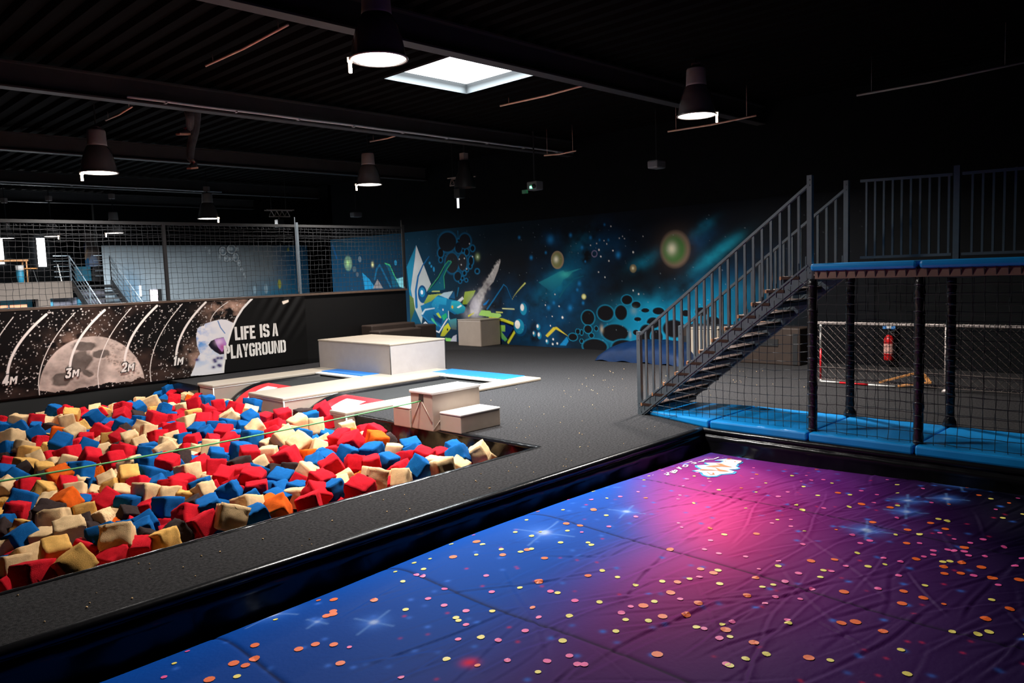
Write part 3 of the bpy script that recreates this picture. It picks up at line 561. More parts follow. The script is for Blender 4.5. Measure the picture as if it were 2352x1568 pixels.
# moon: visible upper part of a disc, cut by a ragged skyline
mc = bw(212, 890); mr = bw(212, 890)[1]; top = bw(212, 772); RZ = top[1] - mc[1]; RX = abs(bw(332, 880)[0] - bw(90, 905)[0]) / 2
mu, mv = (bw(332, 880)[0] + bw(90, 905)[0]) / 2, mc[1]
d = np.sqrt(((pt.U - mu) / RX) ** 2 + ((pt.V - mv) / RZ) ** 2)
moon = np.clip((1 - d) / .012 + .5, 0, 1) * (pt.V > .10 + .10 * (n3 - .5) * 2 + .05 * (n2 - .5))
shade = np.clip(.88 + .9 * (n2 - .5) + .4 * (n3 - .5), .3, 1.15); gm = np.zeros_like(shade)
for cx_, cz_, rx_, rz_ in ((-.2, .5, .26, .20), (-.57, .25, .24, .18), (-.05, .82, .26, .08), (.17, .64, .16, .09), (-.36, .38, .22, .16), (-.1, .3, .16, .1)):
    gm = np.maximum(gm, np.exp(-(((pt.U - mu - cx_ * RX) / (rx_ * RX)) ** 2 + ((pt.V - mv - cz_ * RZ) / (rz_ * RZ)) ** 2)))
maria = np.clip((gm * 1.3 + (n3 - .5) * 1.5 + (n2 - .5) * .9 - .50) * 3.2, 0, 1)
mcol = np.array(lin(206, 188, 178)) * shade[..., None] ** 1.3 * (1 - .78 * np.clip(maria, 0, 1))[..., None]
pt.C = pt.C * (1 - moon[..., None]) + mcol * moon[..., None]
for k in range(170):
    a_, q_ = sr.uniform(-.2, 1.2), sr.uniform(.55, .97); u = mu + RX * q_ * math.cos(a_); v = mv + RZ * q_ * math.sin(a_); rr = sr.uniform(.012, .04)
    if v > .14 and u < mu + RX: pt.disc(u, v, rr, rr * .8, lin(205, 180, 165), al=.35, ring=.35); pt.disc(u + .006, v, rr * .7, rr * .5, lin(60, 50, 46), al=.3)
# space-suited figure cut off by the curved edge
ast_px = [(437, 863), (446, 842), (450, 828), (459, 812), (452, 793), (450, 772), (453, 755), (458, 750), (467, 748), (471, 743), (493, 736), (507, 733), (519, 734), (530, 739), (545, 746), (525, 790), (514, 850), (513, 858)]
pt.poly([bw(*p) for p in ast_px], lin(228, 226, 230))
amask = np.zeros_like(pt.U); tmp = Paint.__new__(Paint); tmp.__dict__.update(pt.__dict__); tmp.C = np.zeros_like(pt.C); tmp.poly([bw(*p) for p in ast_px], (1, 1, 1)); amask = tmp.C[..., 0]
ax0 = bw(452, 790)[0]; az0 = bw(452, 772)[1]
bl = np.exp(-(((pt.U - ax0 - .05) / .22) ** 2 + ((pt.V - az0) / .42) ** 2)) * np.clip((n2 - .38) * 4, 0, 1); pt.over(bl * amask, lin(20, 130, 215))
bl = np.clip((n2 - .5) * 3, 0, 1) * np.exp(-(((pt.U - ax0 - .3) / .4) ** 2 + ((pt.V - az0 + .35) / .25) ** 2)); pt.over(bl * amask * .8, lin(90, 170, 225))
pt.poly([bw(*p) for p in ((478, 792), (484, 783), (497, 777), (513, 774), (520, 790), (514, 813), (505, 814), (494, 808), (484, 800))], lin(22, 18, 34))
pt.poly([bw(*p) for p in ((492, 779), (513, 775), (520, 789), (510, 808), (500, 797))], lin(180, 130, 200)); pt.glow(*bw(503, 785), .09, .07, lin(225, 190, 225)); pt.glow(*bw(510, 797), .06, .08, lin(190, 60, 130), .7)
for px_, py_ in ((492, 826), (500, 822), (508, 822), (494, 830), (502, 838), (490, 843), (505, 840), (452, 826)): pt.glow(*bw(px_, py_), .05, .035, lin(50, 35, 100))
pt.line([bw(500, 737), bw(506, 752), bw(516, 765)], .02, lin(30, 110, 180))
# distance arcs
def arc(b, t, wd, ext=0.0):
    (x0, z0), (x1, z1) = b, t; P = []
    if ext: P.append((x0 - .0, max(.03, z0 - ext)))
    for k in range(15):
        s_ = k / 14; P.append((x0 + (x1 - x0) * (.22 * s_ + .78 * s_ ** 2), z0 + (z1 - z0) * s_))
    pt.line(P, wd, lin(240, 232, 226))
for (bx, by), (tx, ty) in (((17, 858), (106, 722)), ((160, 843), (240, 712)), ((286, 828), (360, 702)), ((404, 815), (472, 694))): arc(bw(bx, by), bw(tx, ty), .042)
for (bx, by), (tx, ty) in (((-60, 940), (30, 728)), ((88, 880), (172, 718)), ((224, 862), (301, 707)), ((344, 850), (418, 698)), ((483, 738), (523, 693))): arc(bw(bx, by), bw(tx, ty), .013, 0 if bx == 483 else .25)
# right of the curved edge: plain black sheet
blk = np.clip((pt.U - XE) / .008, 0, 1); pt.over(blk, lin(13, 12, 12))
pt.line(edge, .045, lin(240, 236, 232))
pt.poly([(edge[0][0] - .42, .03), (edge[0][0] + .02, .03), (edge[0][0] + .02, .075), (edge[0][0] - .40, .075)], lin(225, 222, 224))
pt.poly([bw(*p) for p in ((648, 692), (661, 688), (662, 693), (650, 699))], lin(220, 205, 190))
def bfn(u, v):
    fold = np.where(u > 8.2, np.exp(-((u - 9.1) / .55) ** 2) * np.clip((v - .5) / 1.1, 0, 1) * .035 * np.sin((u * 1.0 - v * .75) * 22), 0) + .004 * np.sin(u * 3.1 + v) 
    return np.stack([u, np.full_like(u, BY) - fold * .6 - .012, v], 1)
ban = empty('banner', 'printed space banner with moon, distance marks and LIFE IS A PLAYGROUND lettering', 'banner', (0, 0, 0))
pt.mesh('printed_sheet', bfn, M_print, ban)
# lettering: stencil capitals on a 4 x 6 cell
def mir(pts, wd): return [(wd - a, b) for a, b in pts][::-1]
HALF = [(1.75, 0), (.8, 0), (0, .8), (0, 5.2), (.8, 6), (1.75, 6), (1.75, 4.9), (1.35, 4.7), (1.35, 1.3), (1.75, 1.1)]
BAR = [(0, 0), (1.35, 0), (1.35, 6), (0, 6)]
BOWL = [(1.65, 6), (2.9, 6), (3.7, 5.2), (3.7, 3.2), (2.9, 2.4), (1.65, 2.4), (1.65, 3.4), (2.2, 3.4), (2.35, 3.6), (2.35, 4.8), (2.2, 5), (1.65, 5)]
GLY = {'L': (3, [BAR, [(1.35, 0), (3, 0), (3, 1.15), (1.35, 1.15)]]), 'I': (1.4, [BAR]),
       'F': (3, [BAR, [(1.35, 4.9), (3, 4.9), (3, 6), (1.35, 6)], [(1.35, 2.7), (2.7, 2.7), (2.7, 3.7), (1.35, 3.7)]]),
       'E': (3.1, [BAR, [(1.35, 4.9), (3.1, 4.9), (3.1, 6), (1.35, 6)], [(1.35, 2.6), (2.7, 2.6), (2.7, 3.6), (1.35, 3.6)], [(1.35, 0), (3.1, 0), (3.1, 1.1), (1.35, 1.1)]]),
       'S': (3.7, [[(1.75, 6), (.8, 6), (0, 5.2), (0, 3.4), (.7, 2.7), (1.75, 2.4), (1.75, 3.6), (1.35, 3.9), (1.35, 4.7), (1.75, 4.9)], [(1.95, 3.5), (2.9, 3.2), (3.7, 2.5), (3.7, .8), (2.9, 0), (1.95, 0), (1.95, 1.1), (2.35, 1.3), (2.35, 2.1), (1.95, 2.4)],
                   [(1.95, 6), (2.9, 6), (3.7, 5.2), (3.7, 4.1), (2.35, 4.1), (2.35, 4.7), (1.95, 4.9)], [(1.75, 0), (.8, 0), (0, .8), (0, 1.9), (1.35, 1.9), (1.35, 1.3), (1.75, 1.1)]]),
       'A': (3.8, [[(0, 0), (1.3, 0), (1.8, 4.2), (1.8, 6), (1.05, 6)], [(2.0, 6), (2.75, 6), (3.8, 0), (2.5, 0), (2.3, 1.1), (2.0, 1.1), (2.0, 2.1), (2.2, 2.1), (2.0, 4.0)]]),
       'P': (3.7, [BAR, BOWL]), 'Y': (3.8, [[(0, 6), (1.4, 6), (1.9, 4.2), (1.75, 3), (1.25, 2.6)], [(3.8, 6), (2.45, 6), (2.05, 4.2), (1.95, 3.2), (1.95, 2.8), (2.55, 2.6)], [(1.25, 0), (2.55, 0), (2.55, 2.45), (1.25, 2.45)]]),
       'G': (3.7, [HALF, [(1.95, 6), (2.9, 6), (3.7, 5.2), (3.7, 4.0), (2.35, 4.0), (2.35, 4.7), (1.95, 4.9)], [(1.95, 0), (2.9, 0), (3.7, .8), (3.7, 3.2), (2.1, 3.2), (2.1, 2.2), (2.35, 2.2), (2.35, 1.3), (1.95, 1.1)]]),
       'R': (3.9, [BAR, BOWL, [(1.65, 2.2), (2.4, 2.2), (2.55, 0), (3.9, 0), (3.4, 2.3), (2.8, 2.35)]]), 'O': (3.7, [HALF, mir(HALF, 3.7)]),
       'U': (3.7, [[(1.75, 0), (.8, 0), (0, .8), (0, 6), (1.35, 6), (1.35, 1.3), (1.75, 1.1)], mir([(1.75, 0), (.8, 0), (0, .8), (0, 6), (1.35, 6), (1.35, 1.3), (1.75, 1.1)], 3.7)]),
       'N': (4.0, [[(0, 0), (1.15, 0), (1.15, 6), (0, 6)], [(1.3, 6), (1.5, 6), (2.7, 1.2), (2.7, 0), (2.4, 0), (1.3, 4.2)], [(2.85, 0), (4, 0), (4, 6), (2.85, 6)]]),
       'D': (3.7, [BAR, [(1.65, 6), (2.9, 6), (3.7, 5.2), (3.7, .8), (2.9, 0), (1.65, 0), (1.65, 1.1), (2.2, 1.1), (2.35, 1.3), (2.35, 4.7), (2.2, 4.9), (1.65, 4.9)]])}
def by_at(u, v): return float(bfn(np.array([u]), np.array([v]))[0, 1])
def lettering(text, a, b, h0, h1, name):
    # a, b: bottom-left and bottom-right corners on the sheet (x, z); h: cap heights
    tot = sum(GLY[c][0] + .35 if c != ' ' else 1.9 for c in text) - .35; f = MB(); x = 0.0
    for ch in text:
        if ch == ' ': x += 1.9; continue
        wd, polys = GLY[ch]
        for P_ in polys:
            pts = []
            for u, v in P_:
                t = (x + u) / tot; h = h0 + (h1 - h0) * t
                xx = a[0] + (b[0] - a[0]) * t; zz = a[1] + (b[1] - a[1]) * t + v / 6 * h; pts.append((xx, by_at(xx, zz) - .006, zz))
            f.poly(pts)
        x += wd + .35
    return f.build(name, M_textwhite, ban)
def lt(u, v): return bw(420 + u / 8.254, 690 + v / 8.254)
q = lt(985, 752), lt(1368, 720), lt(970, 500)
lettering('LIFE', lt(985, 755), lt(1372, 718), lt(970, 500)[1] - lt(985, 755)[1], lt(1350, 465)[1] - lt(1370, 718)[1], 'lettering')
lettering('IS', lt(1460, 702), lt(1640, 682), lt(1443, 448)[1] - lt(1460, 702)[1], lt(1620, 440)[1] - lt(1640, 682)[1], 'lettering')
lettering('A', lt(1693, 678), lt(1802, 668), lt(1693, 430)[1] - lt(1693, 678)[1], lt(1800, 425)[1] - lt(1800, 668)[1], 'lettering')
lettering('PLAYGROUND', lt(785, 1118), lt(1952, 975), lt(785, 852)[1] - lt(785, 1118)[1], lt(1945, 742)[1] - lt(1952, 975)[1], 'lettering')
# distance marks 1M .. 4M: bold slanted numerals with a dark halo
DIG = {'1': [[(.9, 0), (2.2, 0), (2.2, 6), (1.2, 6), (.2, 5), (.2, 3.8), (.9, 4.3)]],
       '2': [[(0, 0), (3.4, 0), (3.4, 1.2), (1.8, 1.2), (3.4, 3.2), (3.4, 5.1), (2.6, 6), (.8, 6), (0, 5.2), (0, 4), (1.2, 4), (1.3, 4.8), (2.0, 4.8), (2.1, 3.5), (0, 1.1)]],
       '3': [[(0, 6), (3.3, 6), (3.3, 4.9), (2.3, 3.7), (3.3, 3.0), (3.4, 1), (2.6, 0), (.8, 0), (0, .9), (0, 1.9), (1.2, 1.9), (1.4, 1.2), (2.1, 1.2), (2.1, 2.5), (.9, 2.6), (.9, 3.6), (1.7, 4.8), (0, 4.8)]],
       '4': [[(1.9, 0), (3.1, 0), (3.1, 1.1), (3.7, 1.1), (3.7, 2.2), (3.1, 2.2), (3.1, 6), (1.7, 6), (0, 2.3), (0, 1.1), (1.9, 1.1)], ],
       'M': [[(0, 0), (1.1, 0), (1.1, 2.8), (2.0, 1.2), (2.9, 2.8), (2.9, 0), (4.0, 0), (4.0, 4.5), (2.9, 4.5), (2.0, 2.9), (1.1, 4.5), (0, 4.5)]]}
for dg, (px_, py_), hp in (('4', (3, 886), 24), ('3', (148, 869), 23), ('2', (277, 855), 22), ('1', (395, 840), 22)):
    x0, z0 = bw(px_, py_); h = abs(bw(px_, py_ - hp)[1] - z0); f = MB(); k = h / 6
    for off, m_, gr in ((.004, 1, .5), (.008, 0, 0)):
        f.mi = m_
        for ch, xo in ((dg, 0), ('M', 4.1 if dg != '1' else 3.0)):
            for P_ in DIG[ch]:
                cx_ = sum(p[0] for p in P_) / len(P_); cy_ = sum(p[1] for p in P_) / len(P_)
                if gr: P2 = [(p[0] + .5 * (1 if p[0] > cx_ else -1), p[1] + .45 * (1 if p[1] > cy_ else -1)) for p in P_]
                else: P2 = P_
                f.poly([(x0 + (xo + u + .22 * v) * k * .92, BY - .012 - .012 - off, z0 + v * k + (xo + u) * k * .05) for u, v in P2])
    f.build('distance_mark', [M_textwhite, M_txtshadow], ban)

# ================================================================ NET FENCE ABOVE THE LOW WALL
NY = 16.37
def netfence(x0, x1, label):
    t = empty('net_screen', label, 'safety net', (x0, NY, 1.645)); o = (x0, NY, 1.645); f = MB()
    nx = int((x1 - x0) / .105)
    net(f, (x0, NY, 1.66), (x1 - x0, 0, 0), (0, 0, 1.53), nx, 14, .0042, .010, int(x0 * 10)); f.build('net', M_netgrey, t, False, o)
    f = MB(); rr = random.Random(3)
    for k in range(5): f.tube([(x0 + (x1 - x0) * i / 14, NY + .02, 3.16 - .07 * k - .02 * math.sin(math.pi * i / 14) - rr.uniform(0, .015)) for i in range(15)], .005, 3, False)
    for i in range(int((x1 - x0) / .13)): f.tube([(x0 + i * .13, NY + .015, 3.20), (x0 + i * .13 + .03, NY + .02, 3.13)], .007, 3, False)
    f.build('gathered_edge', M_netgrey, t, False, o)
    f = MB(); f.box(x0, x1, NY - .03, NY + .03, 3.19, 3.25); f.build('top_bar', M_dark, t, False, o)
xs_ = [on_y(378, 600, NY)[0] + .02, on_y(685, 600, NY)[0], on_y(928, 600, NY)[0]]
netfence(2.6, xs_[0], 'black safety net left of the first post above the moon banner')
netfence(xs_[0], xs_[1], 'black safety net between the two left posts above the banner')
netfence(xs_[1], xs_[2], 'black safety net in the right bay ending at the mural')
for i, x in enumerate(xs_):
    f = MB(); f.box(x - .03, x + .03, NY - .035, NY + .035, 1.645, 3.3 if i else 3.22)
    if i: f.tube([(x - .05, NY - .02, 1.7), (x - .05, NY - .02, 3.42)], .018, 6)
    tag(f.build('net_post', M_steel if i == 1 else M_dark), ('dark post of the safety net, left of the three', 'grey double post in the middle of the safety net', 'net post at the right end beside the mural')[i], 'post', 'posts of the safety net')

# ================================================================ MURALS
WX = 15.085
def mw(px, py): q = on_x(px, py, WX); return (q[1], q[2])
mp = Paint(5.4, 23.58, 0.0, 3.30, 0.0155, lin(16, 20, 26))
F1 = fbm(mp.nu, mp.nv, (14, 3), 21); F2 = fbm(mp.nu, mp.nv, (40, 9), 22); F3 = fbm(mp.nu, mp.nv, (90, 20), 23, 3)
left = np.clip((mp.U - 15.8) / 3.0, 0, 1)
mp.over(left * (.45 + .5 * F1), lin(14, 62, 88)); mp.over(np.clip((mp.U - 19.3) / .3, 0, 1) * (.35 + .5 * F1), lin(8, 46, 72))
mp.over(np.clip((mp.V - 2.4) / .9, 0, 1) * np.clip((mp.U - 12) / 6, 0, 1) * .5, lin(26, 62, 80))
def cloud(px, py, rx, ry, col, al, ang=0.0, sharp=1.0):
    cu, cv = mw(px, py); ru = abs(mw(px + rx, py)[0] - cu); rv = abs(mw(px, py + ry)[1] - cv); c_, s_ = math.cos(ang), math.sin(ang)
    du = -(mp.U - cu); dv = mp.V - cv; a = (du * c_ + dv * s_) / ru; b = (-du * s_ + dv * c_) / rv
    g = np.exp(-(a * a + b * b)); mp.over(np.clip(g * (F2 * 2.2 - .45) * sharp, 0, 1) * al, col)
T1, T2, T3 = lin(10, 70, 110), lin(16, 120, 150), lin(30, 165, 190)
cloud(1275, 690, 90, 70, T1, .9, .5); cloud(1290, 640, 60, 25, T2, .9, .55); cloud(1340, 585, 50, 30, T1, .95, .6); cloud(1330, 560, 30, 18, T2, .7, .6)
cloud(1240, 760, 60, 45, T1, .9); cloud(1160, 720, 55, 60, T1, .6); cloud(1400, 560, 60, 40, lin(12, 50, 80), .8); cloud(1265, 550, 25, 18, T1, .7)
cloud(1480, 600, 35, 14, T2, .9, .4); cloud(1610, 525, 30, 12, T2, .8, .5); cloud(1600, 555, 45, 22, T1, .7, .5); cloud(1635, 590, 60, 16, T2, 1.0, .55); cloud(1650, 580, 50, 10, T3, .6, .55)
cloud(1640, 690, 150, 60, T1, 1.0, .25); cloud(1560, 720, 130, 50, T2, .9, .1); cloud(1500, 745, 90, 40, T2, 1.0); cloud(1600, 770, 120, 40, T2, .9); cloud(1470, 770, 90, 30, T2, .9); cloud(1500, 725, 60, 30, T3, .8); cloud(1540, 770, 60, 35, T3, .7)
cloud(1720, 640, 90, 40, lin(8, 45, 75), .9, .4); cloud(1040, 560, 60, 40, lin(25, 40, 55), .6)
def P_(*pts): return [mw(*p) for p in pts]
def c7(u, v): return (930 + u / 5.6, 520 + v / 5.6)
def c8(u, v): return (1180 + u / 4.75, 480 + v / 4.75)
def c6(u, v): return (900 + u / 2.94, 430 + v / 2.94)
def c5(u, v): return (500 + u / 3.733, 480 + v / 3.733)
def ell(cv, u, v, ru, rv, col, sc, ring=None, soft=None, al=1.0):
    a, b = mw(*cv(u, v)); r1 = abs(mw(*cv(u + ru, v))[0] - a); r2 = abs(mw(*cv(u, v + rv))[1] - b); mp.disc(a, b, r1, r2, col, soft=soft, ring=ring, al=al)
def gl(cv, u, v, ru, rv, col, al=1.0):
    a, b = mw(*cv(u, v)); mp.glow(a, b, abs(mw(*cv(u + ru, v))[0] - a), abs(mw(*cv(u, v + rv))[1] - b), col, al)
def pg(cv, pts, col, col2=None, al=1.0): mp.poly([mw(*cv(*p)) for p in pts], col, al, col2)
def ln(cv, pts, wd, col, al=1.0, wd2=None): mp.line([mw(*cv(*p)) for p in pts], wd, col, al, None, wd2)
DK = lin(15, 17, 22); TE = lin(14, 100, 140); CY = lin(30, 160, 190); LT = lin(205, 205, 205); YG = lin(165, 190, 70); GR = lin(60, 170, 110)
# bubble cluster upper left
CL = []; k_ = 0
for u, v, a, b, fc in ((545, 200, 115, 125, lin(22, 26, 34)), (690, 270, 45, 70, lin(14, 22, 34)), (770, 190, 75, 95, lin(26, 28, 36)), (605, 470, 85, 130, lin(34, 38, 44)), (740, 460, 55, 110, lin(38, 40, 46)), (680, 640, 42, 58, lin(18, 26, 36)), (850, 440, 28, 55, DK), (795, 330, 25, 40, DK), (460, 340, 35, 55, DK), (750, 310, 15, 22, DK), (765, 600, 18, 25, DK), (800, 555, 12, 20, DK), (840, 510, 18, 28, DK), (870, 280, 25, 35, DK), (740, 665, 14, 20, DK), (710, 705, 14, 18, DK), (690, 180, 12, 18, DK), (460, 430, 18, 28, DK), (930, 575, 22, 26, DK), (790, 690, 12, 16, DK)):
    if a < 100 or k_ == 0: pass
    CL.append((u, v, a, b, fc))
for u, v, a, b, fc in CL: ell(c7, u, v, a + 14, b + 15, lin(20, 105, 150), 0, ring=.45 if a < 40 else .2, al=.8, soft=.25)
for u, v, a, b, fc in CL: ell(c7, u, v, a - 1, b - 1, fc, 0, soft=.06)
ln(c7, ((680, 60), (683, 130), (660, 200)), .035, TE, .8, .01); gl(c7, 935, 390, 26, 40, lin(150, 175, 120)); gl(c7, 935, 390, 8, 12, lin(235, 240, 210))
for u, v in ((725, 492), (765, 410), (870, 387), (830, 222), (700, 420), (795, 545)): ell(c7, u, v, 7, 9, LT, 0)
# crystal
pg(c7, ((145, 240), (20, 520), (60, 870), (75, 1240), (215, 1250)), lin(18, 110, 150), lin(10, 70, 95)); pg(c7, ((145, 240), (335, 740), (270, 860), (215, 1250), (120, 1040), (75, 800), (130, 400)), lin(214, 212, 210), lin(150, 165, 165)); pg(c7, ((145, 240), (75, 820), (95, 960), (60, 880), (25, 520)), lin(30, 130, 165))
ln(c7, ((310, 385), (230, 500), (170, 640), (140, 830), (150, 1030)), .03, lin(20, 95, 150), 1, .12); pg(c7, ((60, 880), (110, 920), (130, 1060), (70, 1240)), lin(95, 120, 60), lin(40, 60, 45))
ell(c7, 225, 870, 58, 115, lin(14, 70, 115), 0); ell(c7, 222, 845, 38, 62, lin(28, 130, 175), 0); ell(c7, 218, 845, 16, 28, lin(230, 235, 240), 0)
pg(c7, ((290, 850), (430, 690), (500, 560), (540, 450), (590, 430), (600, 470), (540, 560), (500, 640), (515, 810)), lin(14, 85, 105)); ln(c7, ((300, 820), (430, 650), (510, 500), (560, 440), (600, 455), (540, 540), (500, 640), (510, 790)), .022, GR)
for u, v in ((340, 512), (372, 550), (318, 470)): ell(c7, u, v, 12, 18 if v < 530 else 32, lin(40, 140, 190), 0)
pg(c7, ((345, 830), (450, 826), (450, 840), (345, 842)), lin(200, 210, 120)); pg(c7, ((240, 990), (300, 880), (500, 860), (470, 970), (330, 1000)), lin(170, 185, 85), lin(110, 140, 60)); pg(c7, ((380, 930), (500, 850), (620, 830), (560, 930)), lin(170, 195, 205)); pg(c7, ((560, 920), (635, 830), (645, 930)), lin(20, 80, 120))
ln(c7, ((690, 790), (670, 900)), .05, TE, 1, .02); pg(c7, ((740, 1000), (770, 840), (910, 820), (880, 890), (800, 1000)), lin(150, 175, 60), lin(120, 140, 40)); pg(c7, ((670, 960), (740, 900), (760, 930), (700, 980)), LT)
# meteor trail
pg(c7, ((1230, 440), (1200, 450), (1075, 650), (985, 790), (880, 920), (830, 1020), (850, 1120), (930, 1120), (985, 980), (1060, 800), (1140, 710), (1200, 560)), lin(190, 184, 178), lin(135, 126, 135), .85)
rt = np.random.RandomState(9)
for k in range(150):
    s_ = k / 149; wd_ = 10 + 75 * s_; uu = 1222 - 350 * s_ ** .9 + rt.normal(0, wd_ * .42); vv = 435 + 690 * s_ + rt.normal(0, 12); sz = 8 + 26 * s_ * rt.rand()
    gl(c7, uu, vv, sz, sz * 1.3, lin(*((205, 200, 196) if rt.rand() < .75 else (95, 86, 92))), .45)
cloud(*c7(900, 1050), 25, 25, lin(200, 195, 205), .7); cloud(*c7(1040, 760), 12, 18, lin(60, 50, 55), .5)
# graffiti swirl
pg(c7, ((340, 960), (430, 880), (560, 930), (700, 960), (780, 1050), (760, 1110), (640, 1130), (560, 1080), (600, 1280), (540, 1330), (400, 1360), (330, 1290), (230, 1130), (200, 1020)), lin(22, 120, 165), lin(12, 70, 110))
pg(c7, ((340, 1000), (400, 900), (540, 920), (530, 1010), (440, 1000), (430, 1060), (520, 1120), (490, 1160), (380, 1090)), lin(40, 160, 200), lin(20, 90, 140)); pg(c7, ((580, 1060), (600, 960), (690, 960), (780, 1040), (770, 1090), (680, 1130)), lin(45, 170, 190), lin(20, 110, 130)); pg(c7, ((665, 1040), (720, 1005), (735, 1020), (690, 1050)), lin(220, 235, 235))
ln(c7, ((220, 1130), (260, 1070), (380, 1050)), .07, lin(185, 205, 215), 1, .03); ln(c7, ((220, 1140), (300, 1220), (400, 1240), (460, 1290)), .05, lin(30, 110, 160)); ln(c7, ((340, 1320), (440, 1360), (500, 1260), (545, 1190)), .04, lin(215, 215, 220)); ln(c7, ((560, 1090), (560, 1180), (620, 1250), (660, 1280)), .03, lin(190, 215, 215))
pg(c7, ((400, 1120), (430, 1105), (470, 1170), (450, 1185)), YG); pg(c7, ((470, 1150), (530, 1110), (545, 1160), (500, 1210)), lin(30, 160, 110)); pg(c7, ((335, 1180), (360, 1180), (430, 1290), (345, 1210)), lin(70, 180, 130)); ell(c7, 610, 1035, 12, 20, lin(220, 170, 40), 0); ell(c7, 490, 1070, 9, 14, LT, 0); pg(c7, ((360, 1130), (480, 1190), (470, 1260), (390, 1210)), lin(10, 55, 100))
pg(c7, ((455, 1410), (500, 1290), (555, 1240), (590, 1310), (510, 1410)), lin(195, 195, 50), lin(150, 150, 40)); ell(c7, 548, 1325, 9, 16, DK, 0); pg(c7, ((520, 1430), (600, 1440), (590, 1480), (530, 1480)), lin(120, 190, 90)); pg(c7, ((580, 1480), (620, 1410), (665, 1390), (665, 1480)), lin(170, 170, 180)); pg(c7, ((225, 1260), (262, 1220), (300, 1255), (262, 1245)), LT); pg(c7, ((560, 1200), (665, 1180), (665, 1330), (600, 1320)), lin(60, 140, 150), lin(70, 75, 70))
# green shape right of the cube box
pg(c7, ((945, 1140), (985, 1075), (1100, 1085), (1110, 1110), (1230, 1120), (1240, 1150), (1200, 1180), (1080, 1160)), lin(150, 195, 100)); ln(c7, ((820, 1150), (890, 1110)), .06, lin(200, 190, 60), 1, .02)
pg(c7, ((1085, 1180), (1250, 1210), (1440, 1280), (1300, 1480), (1085, 1480)), lin(10, 18, 28)); pg(c7, ((1090, 1190), (1240, 1225), (1400, 1300), (1290, 1470), (1100, 1480)), lin(10, 40, 100)); ln(c7, ((1090, 1180), (1260, 1200), (1460, 1275), (1330, 1490)), .075, lin(205, 205, 50)); pg(c7, ((1095, 1310), (1180, 1270), (1290, 1270), (1290, 1350), (1240, 1350), (1320, 1450), (1290, 1480), (1200, 1400), (1095, 1400)), lin(150, 200, 80), lin(60, 150, 90))
ell(c7, 1155, 1290, 32, 52, DK, 0); ell(c7, 1155, 1285, 14, 26, lin(40, 130, 190), 0); ell(c7, 1170, 1450, 70, 80, DK, 0); ell(c7, 1140, 1450, 26, 36, lin(25, 90, 130), 0); pg(c7, ((1005, 1000), (1085, 935), (1050, 1000), (1015, 1015)), lin(20, 110, 180))
ln(c7, ((1060, 1060), (1150, 930), (1250, 780), (1270, 745), (1310, 780), (1380, 950)), .045, lin(18, 100, 150), 1, .01); ln(c7, ((1255, 1055), (1405, 1062)), .03, lin(200, 205, 150)); ln(c7, ((1175, 1100), (1255, 1105)), .03, lin(195, 200, 100))
for k in range(16):
    s_ = k / 15; ell(c7, 1385 + 160 * s_, 930 - 200 * s_ ** .8, 3 + 5 * s_, 4 + 6 * s_, lin(200, 205, 110), 0)
# eyes
for cv, u, v, a, b in ((c8, 113, 1090, 52, 88), (c8, 70, 1280, 75, 108), (c8, 272, 1285, 30, 44), (c8, 225, 1360, 22, 36), (c8, 285, 1378, 30, 50), (c8, 368, 1445, 24, 34)):
    ell(cv, u, v, a, b, lin(10, 62, 100), 0); ell(cv, u - a * .15, v, a * .72, b * .75, lin(26, 130, 165), 0); ell(cv, u - a * .4, v - b * .2, a * .38, b * .42, lin(232, 226, 220), 0)
pg(c8, ((345, 1380), (430, 1290), (470, 1285), (600, 1390), (460, 1310), (370, 1398)), lin(215, 195, 60)); pg(c8, ((500, 1485), (580, 1390), (600, 1440), (570, 1490)), lin(25, 130, 190)); 
for u, v, r_ in ((430, 1420, 9), (475, 1465, 9), (425, 1472, 9), (400, 1272, 6), (532, 1182, 10), (495, 1060, 6), (420, 1170, 5), (345, 1047, 5), (1033, 1157, 5), (450, 930, 5), (530, 575, 9), (930, 445, 8), (950, 517, 7), (1038, 565, 6), (1303, 470, 8), (1060, 188, 6), (905, 375, 5), (985, 345, 4), (838, 395, 5), (1015, 380, 5), (1082, 453, 6), (925, 687, 5), (995, 743, 5), (1303, 888, 6), (1363, 927, 7), (1208, 322, 4), (1152, 317, 5), (1187, 297, 4), (1410, 297, 4)): ell(c8, u, v, r_, r_ * 1.3, lin(235, 232, 225), 0)
for u, v, r_ in ((60, 310, 13), (350, 475, 11), (745, 420, 16), (780, 572, 9), (190, 530, 16), (936, 337, 10), (1033, 337, 10), (437, 1022, 15), (615, 1078, 24), (380, 1075, 20), (693, 880, 13), (715, 812, 20), (757, 1025, 14), (990, 170, 10), (400, 330, 36), (1140, 500, 26), (620, 285, 16), (838, 312, 14)): gl(c8, u, v, r_, r_ * 1.35, lin(28, 125, 190), .85)
# planets
ell(c8, 476, 555, 70, 98, lin(150, 128, 104), 0); ell(c8, 472, 555, 58, 84, lin(120, 122, 74), 0, soft=.3); gl(c8, 462, 548, 26, 36, lin(235, 230, 205)); ell(c8, 880, 487, 32, 38, lin(130, 120, 155), 0, ring=.22)
ell(c8, 1303, 648, 36, 44, lin(120, 108, 78), 0, soft=.3); gl(c8, 1300, 645, 14, 18, lin(225, 215, 175)); ell(c8, 765, 955, 24, 28, lin(190, 190, 90), 0, soft=.35); gl(c8, 765, 955, 16, 20, lin(240, 235, 190))
a_ = (1912, 418); gl(c6, 1912, 405, 130, 150, lin(62, 50, 44), .9); ell(c6, 1912, 418, 100, 122, lin(116, 98, 82), 0, soft=.22); ell(c6, 1905, 418, 76, 92, lin(72, 112, 60), 0, soft=.4); gl(c6, 1890, 412, 32, 42, lin(225, 220, 190))
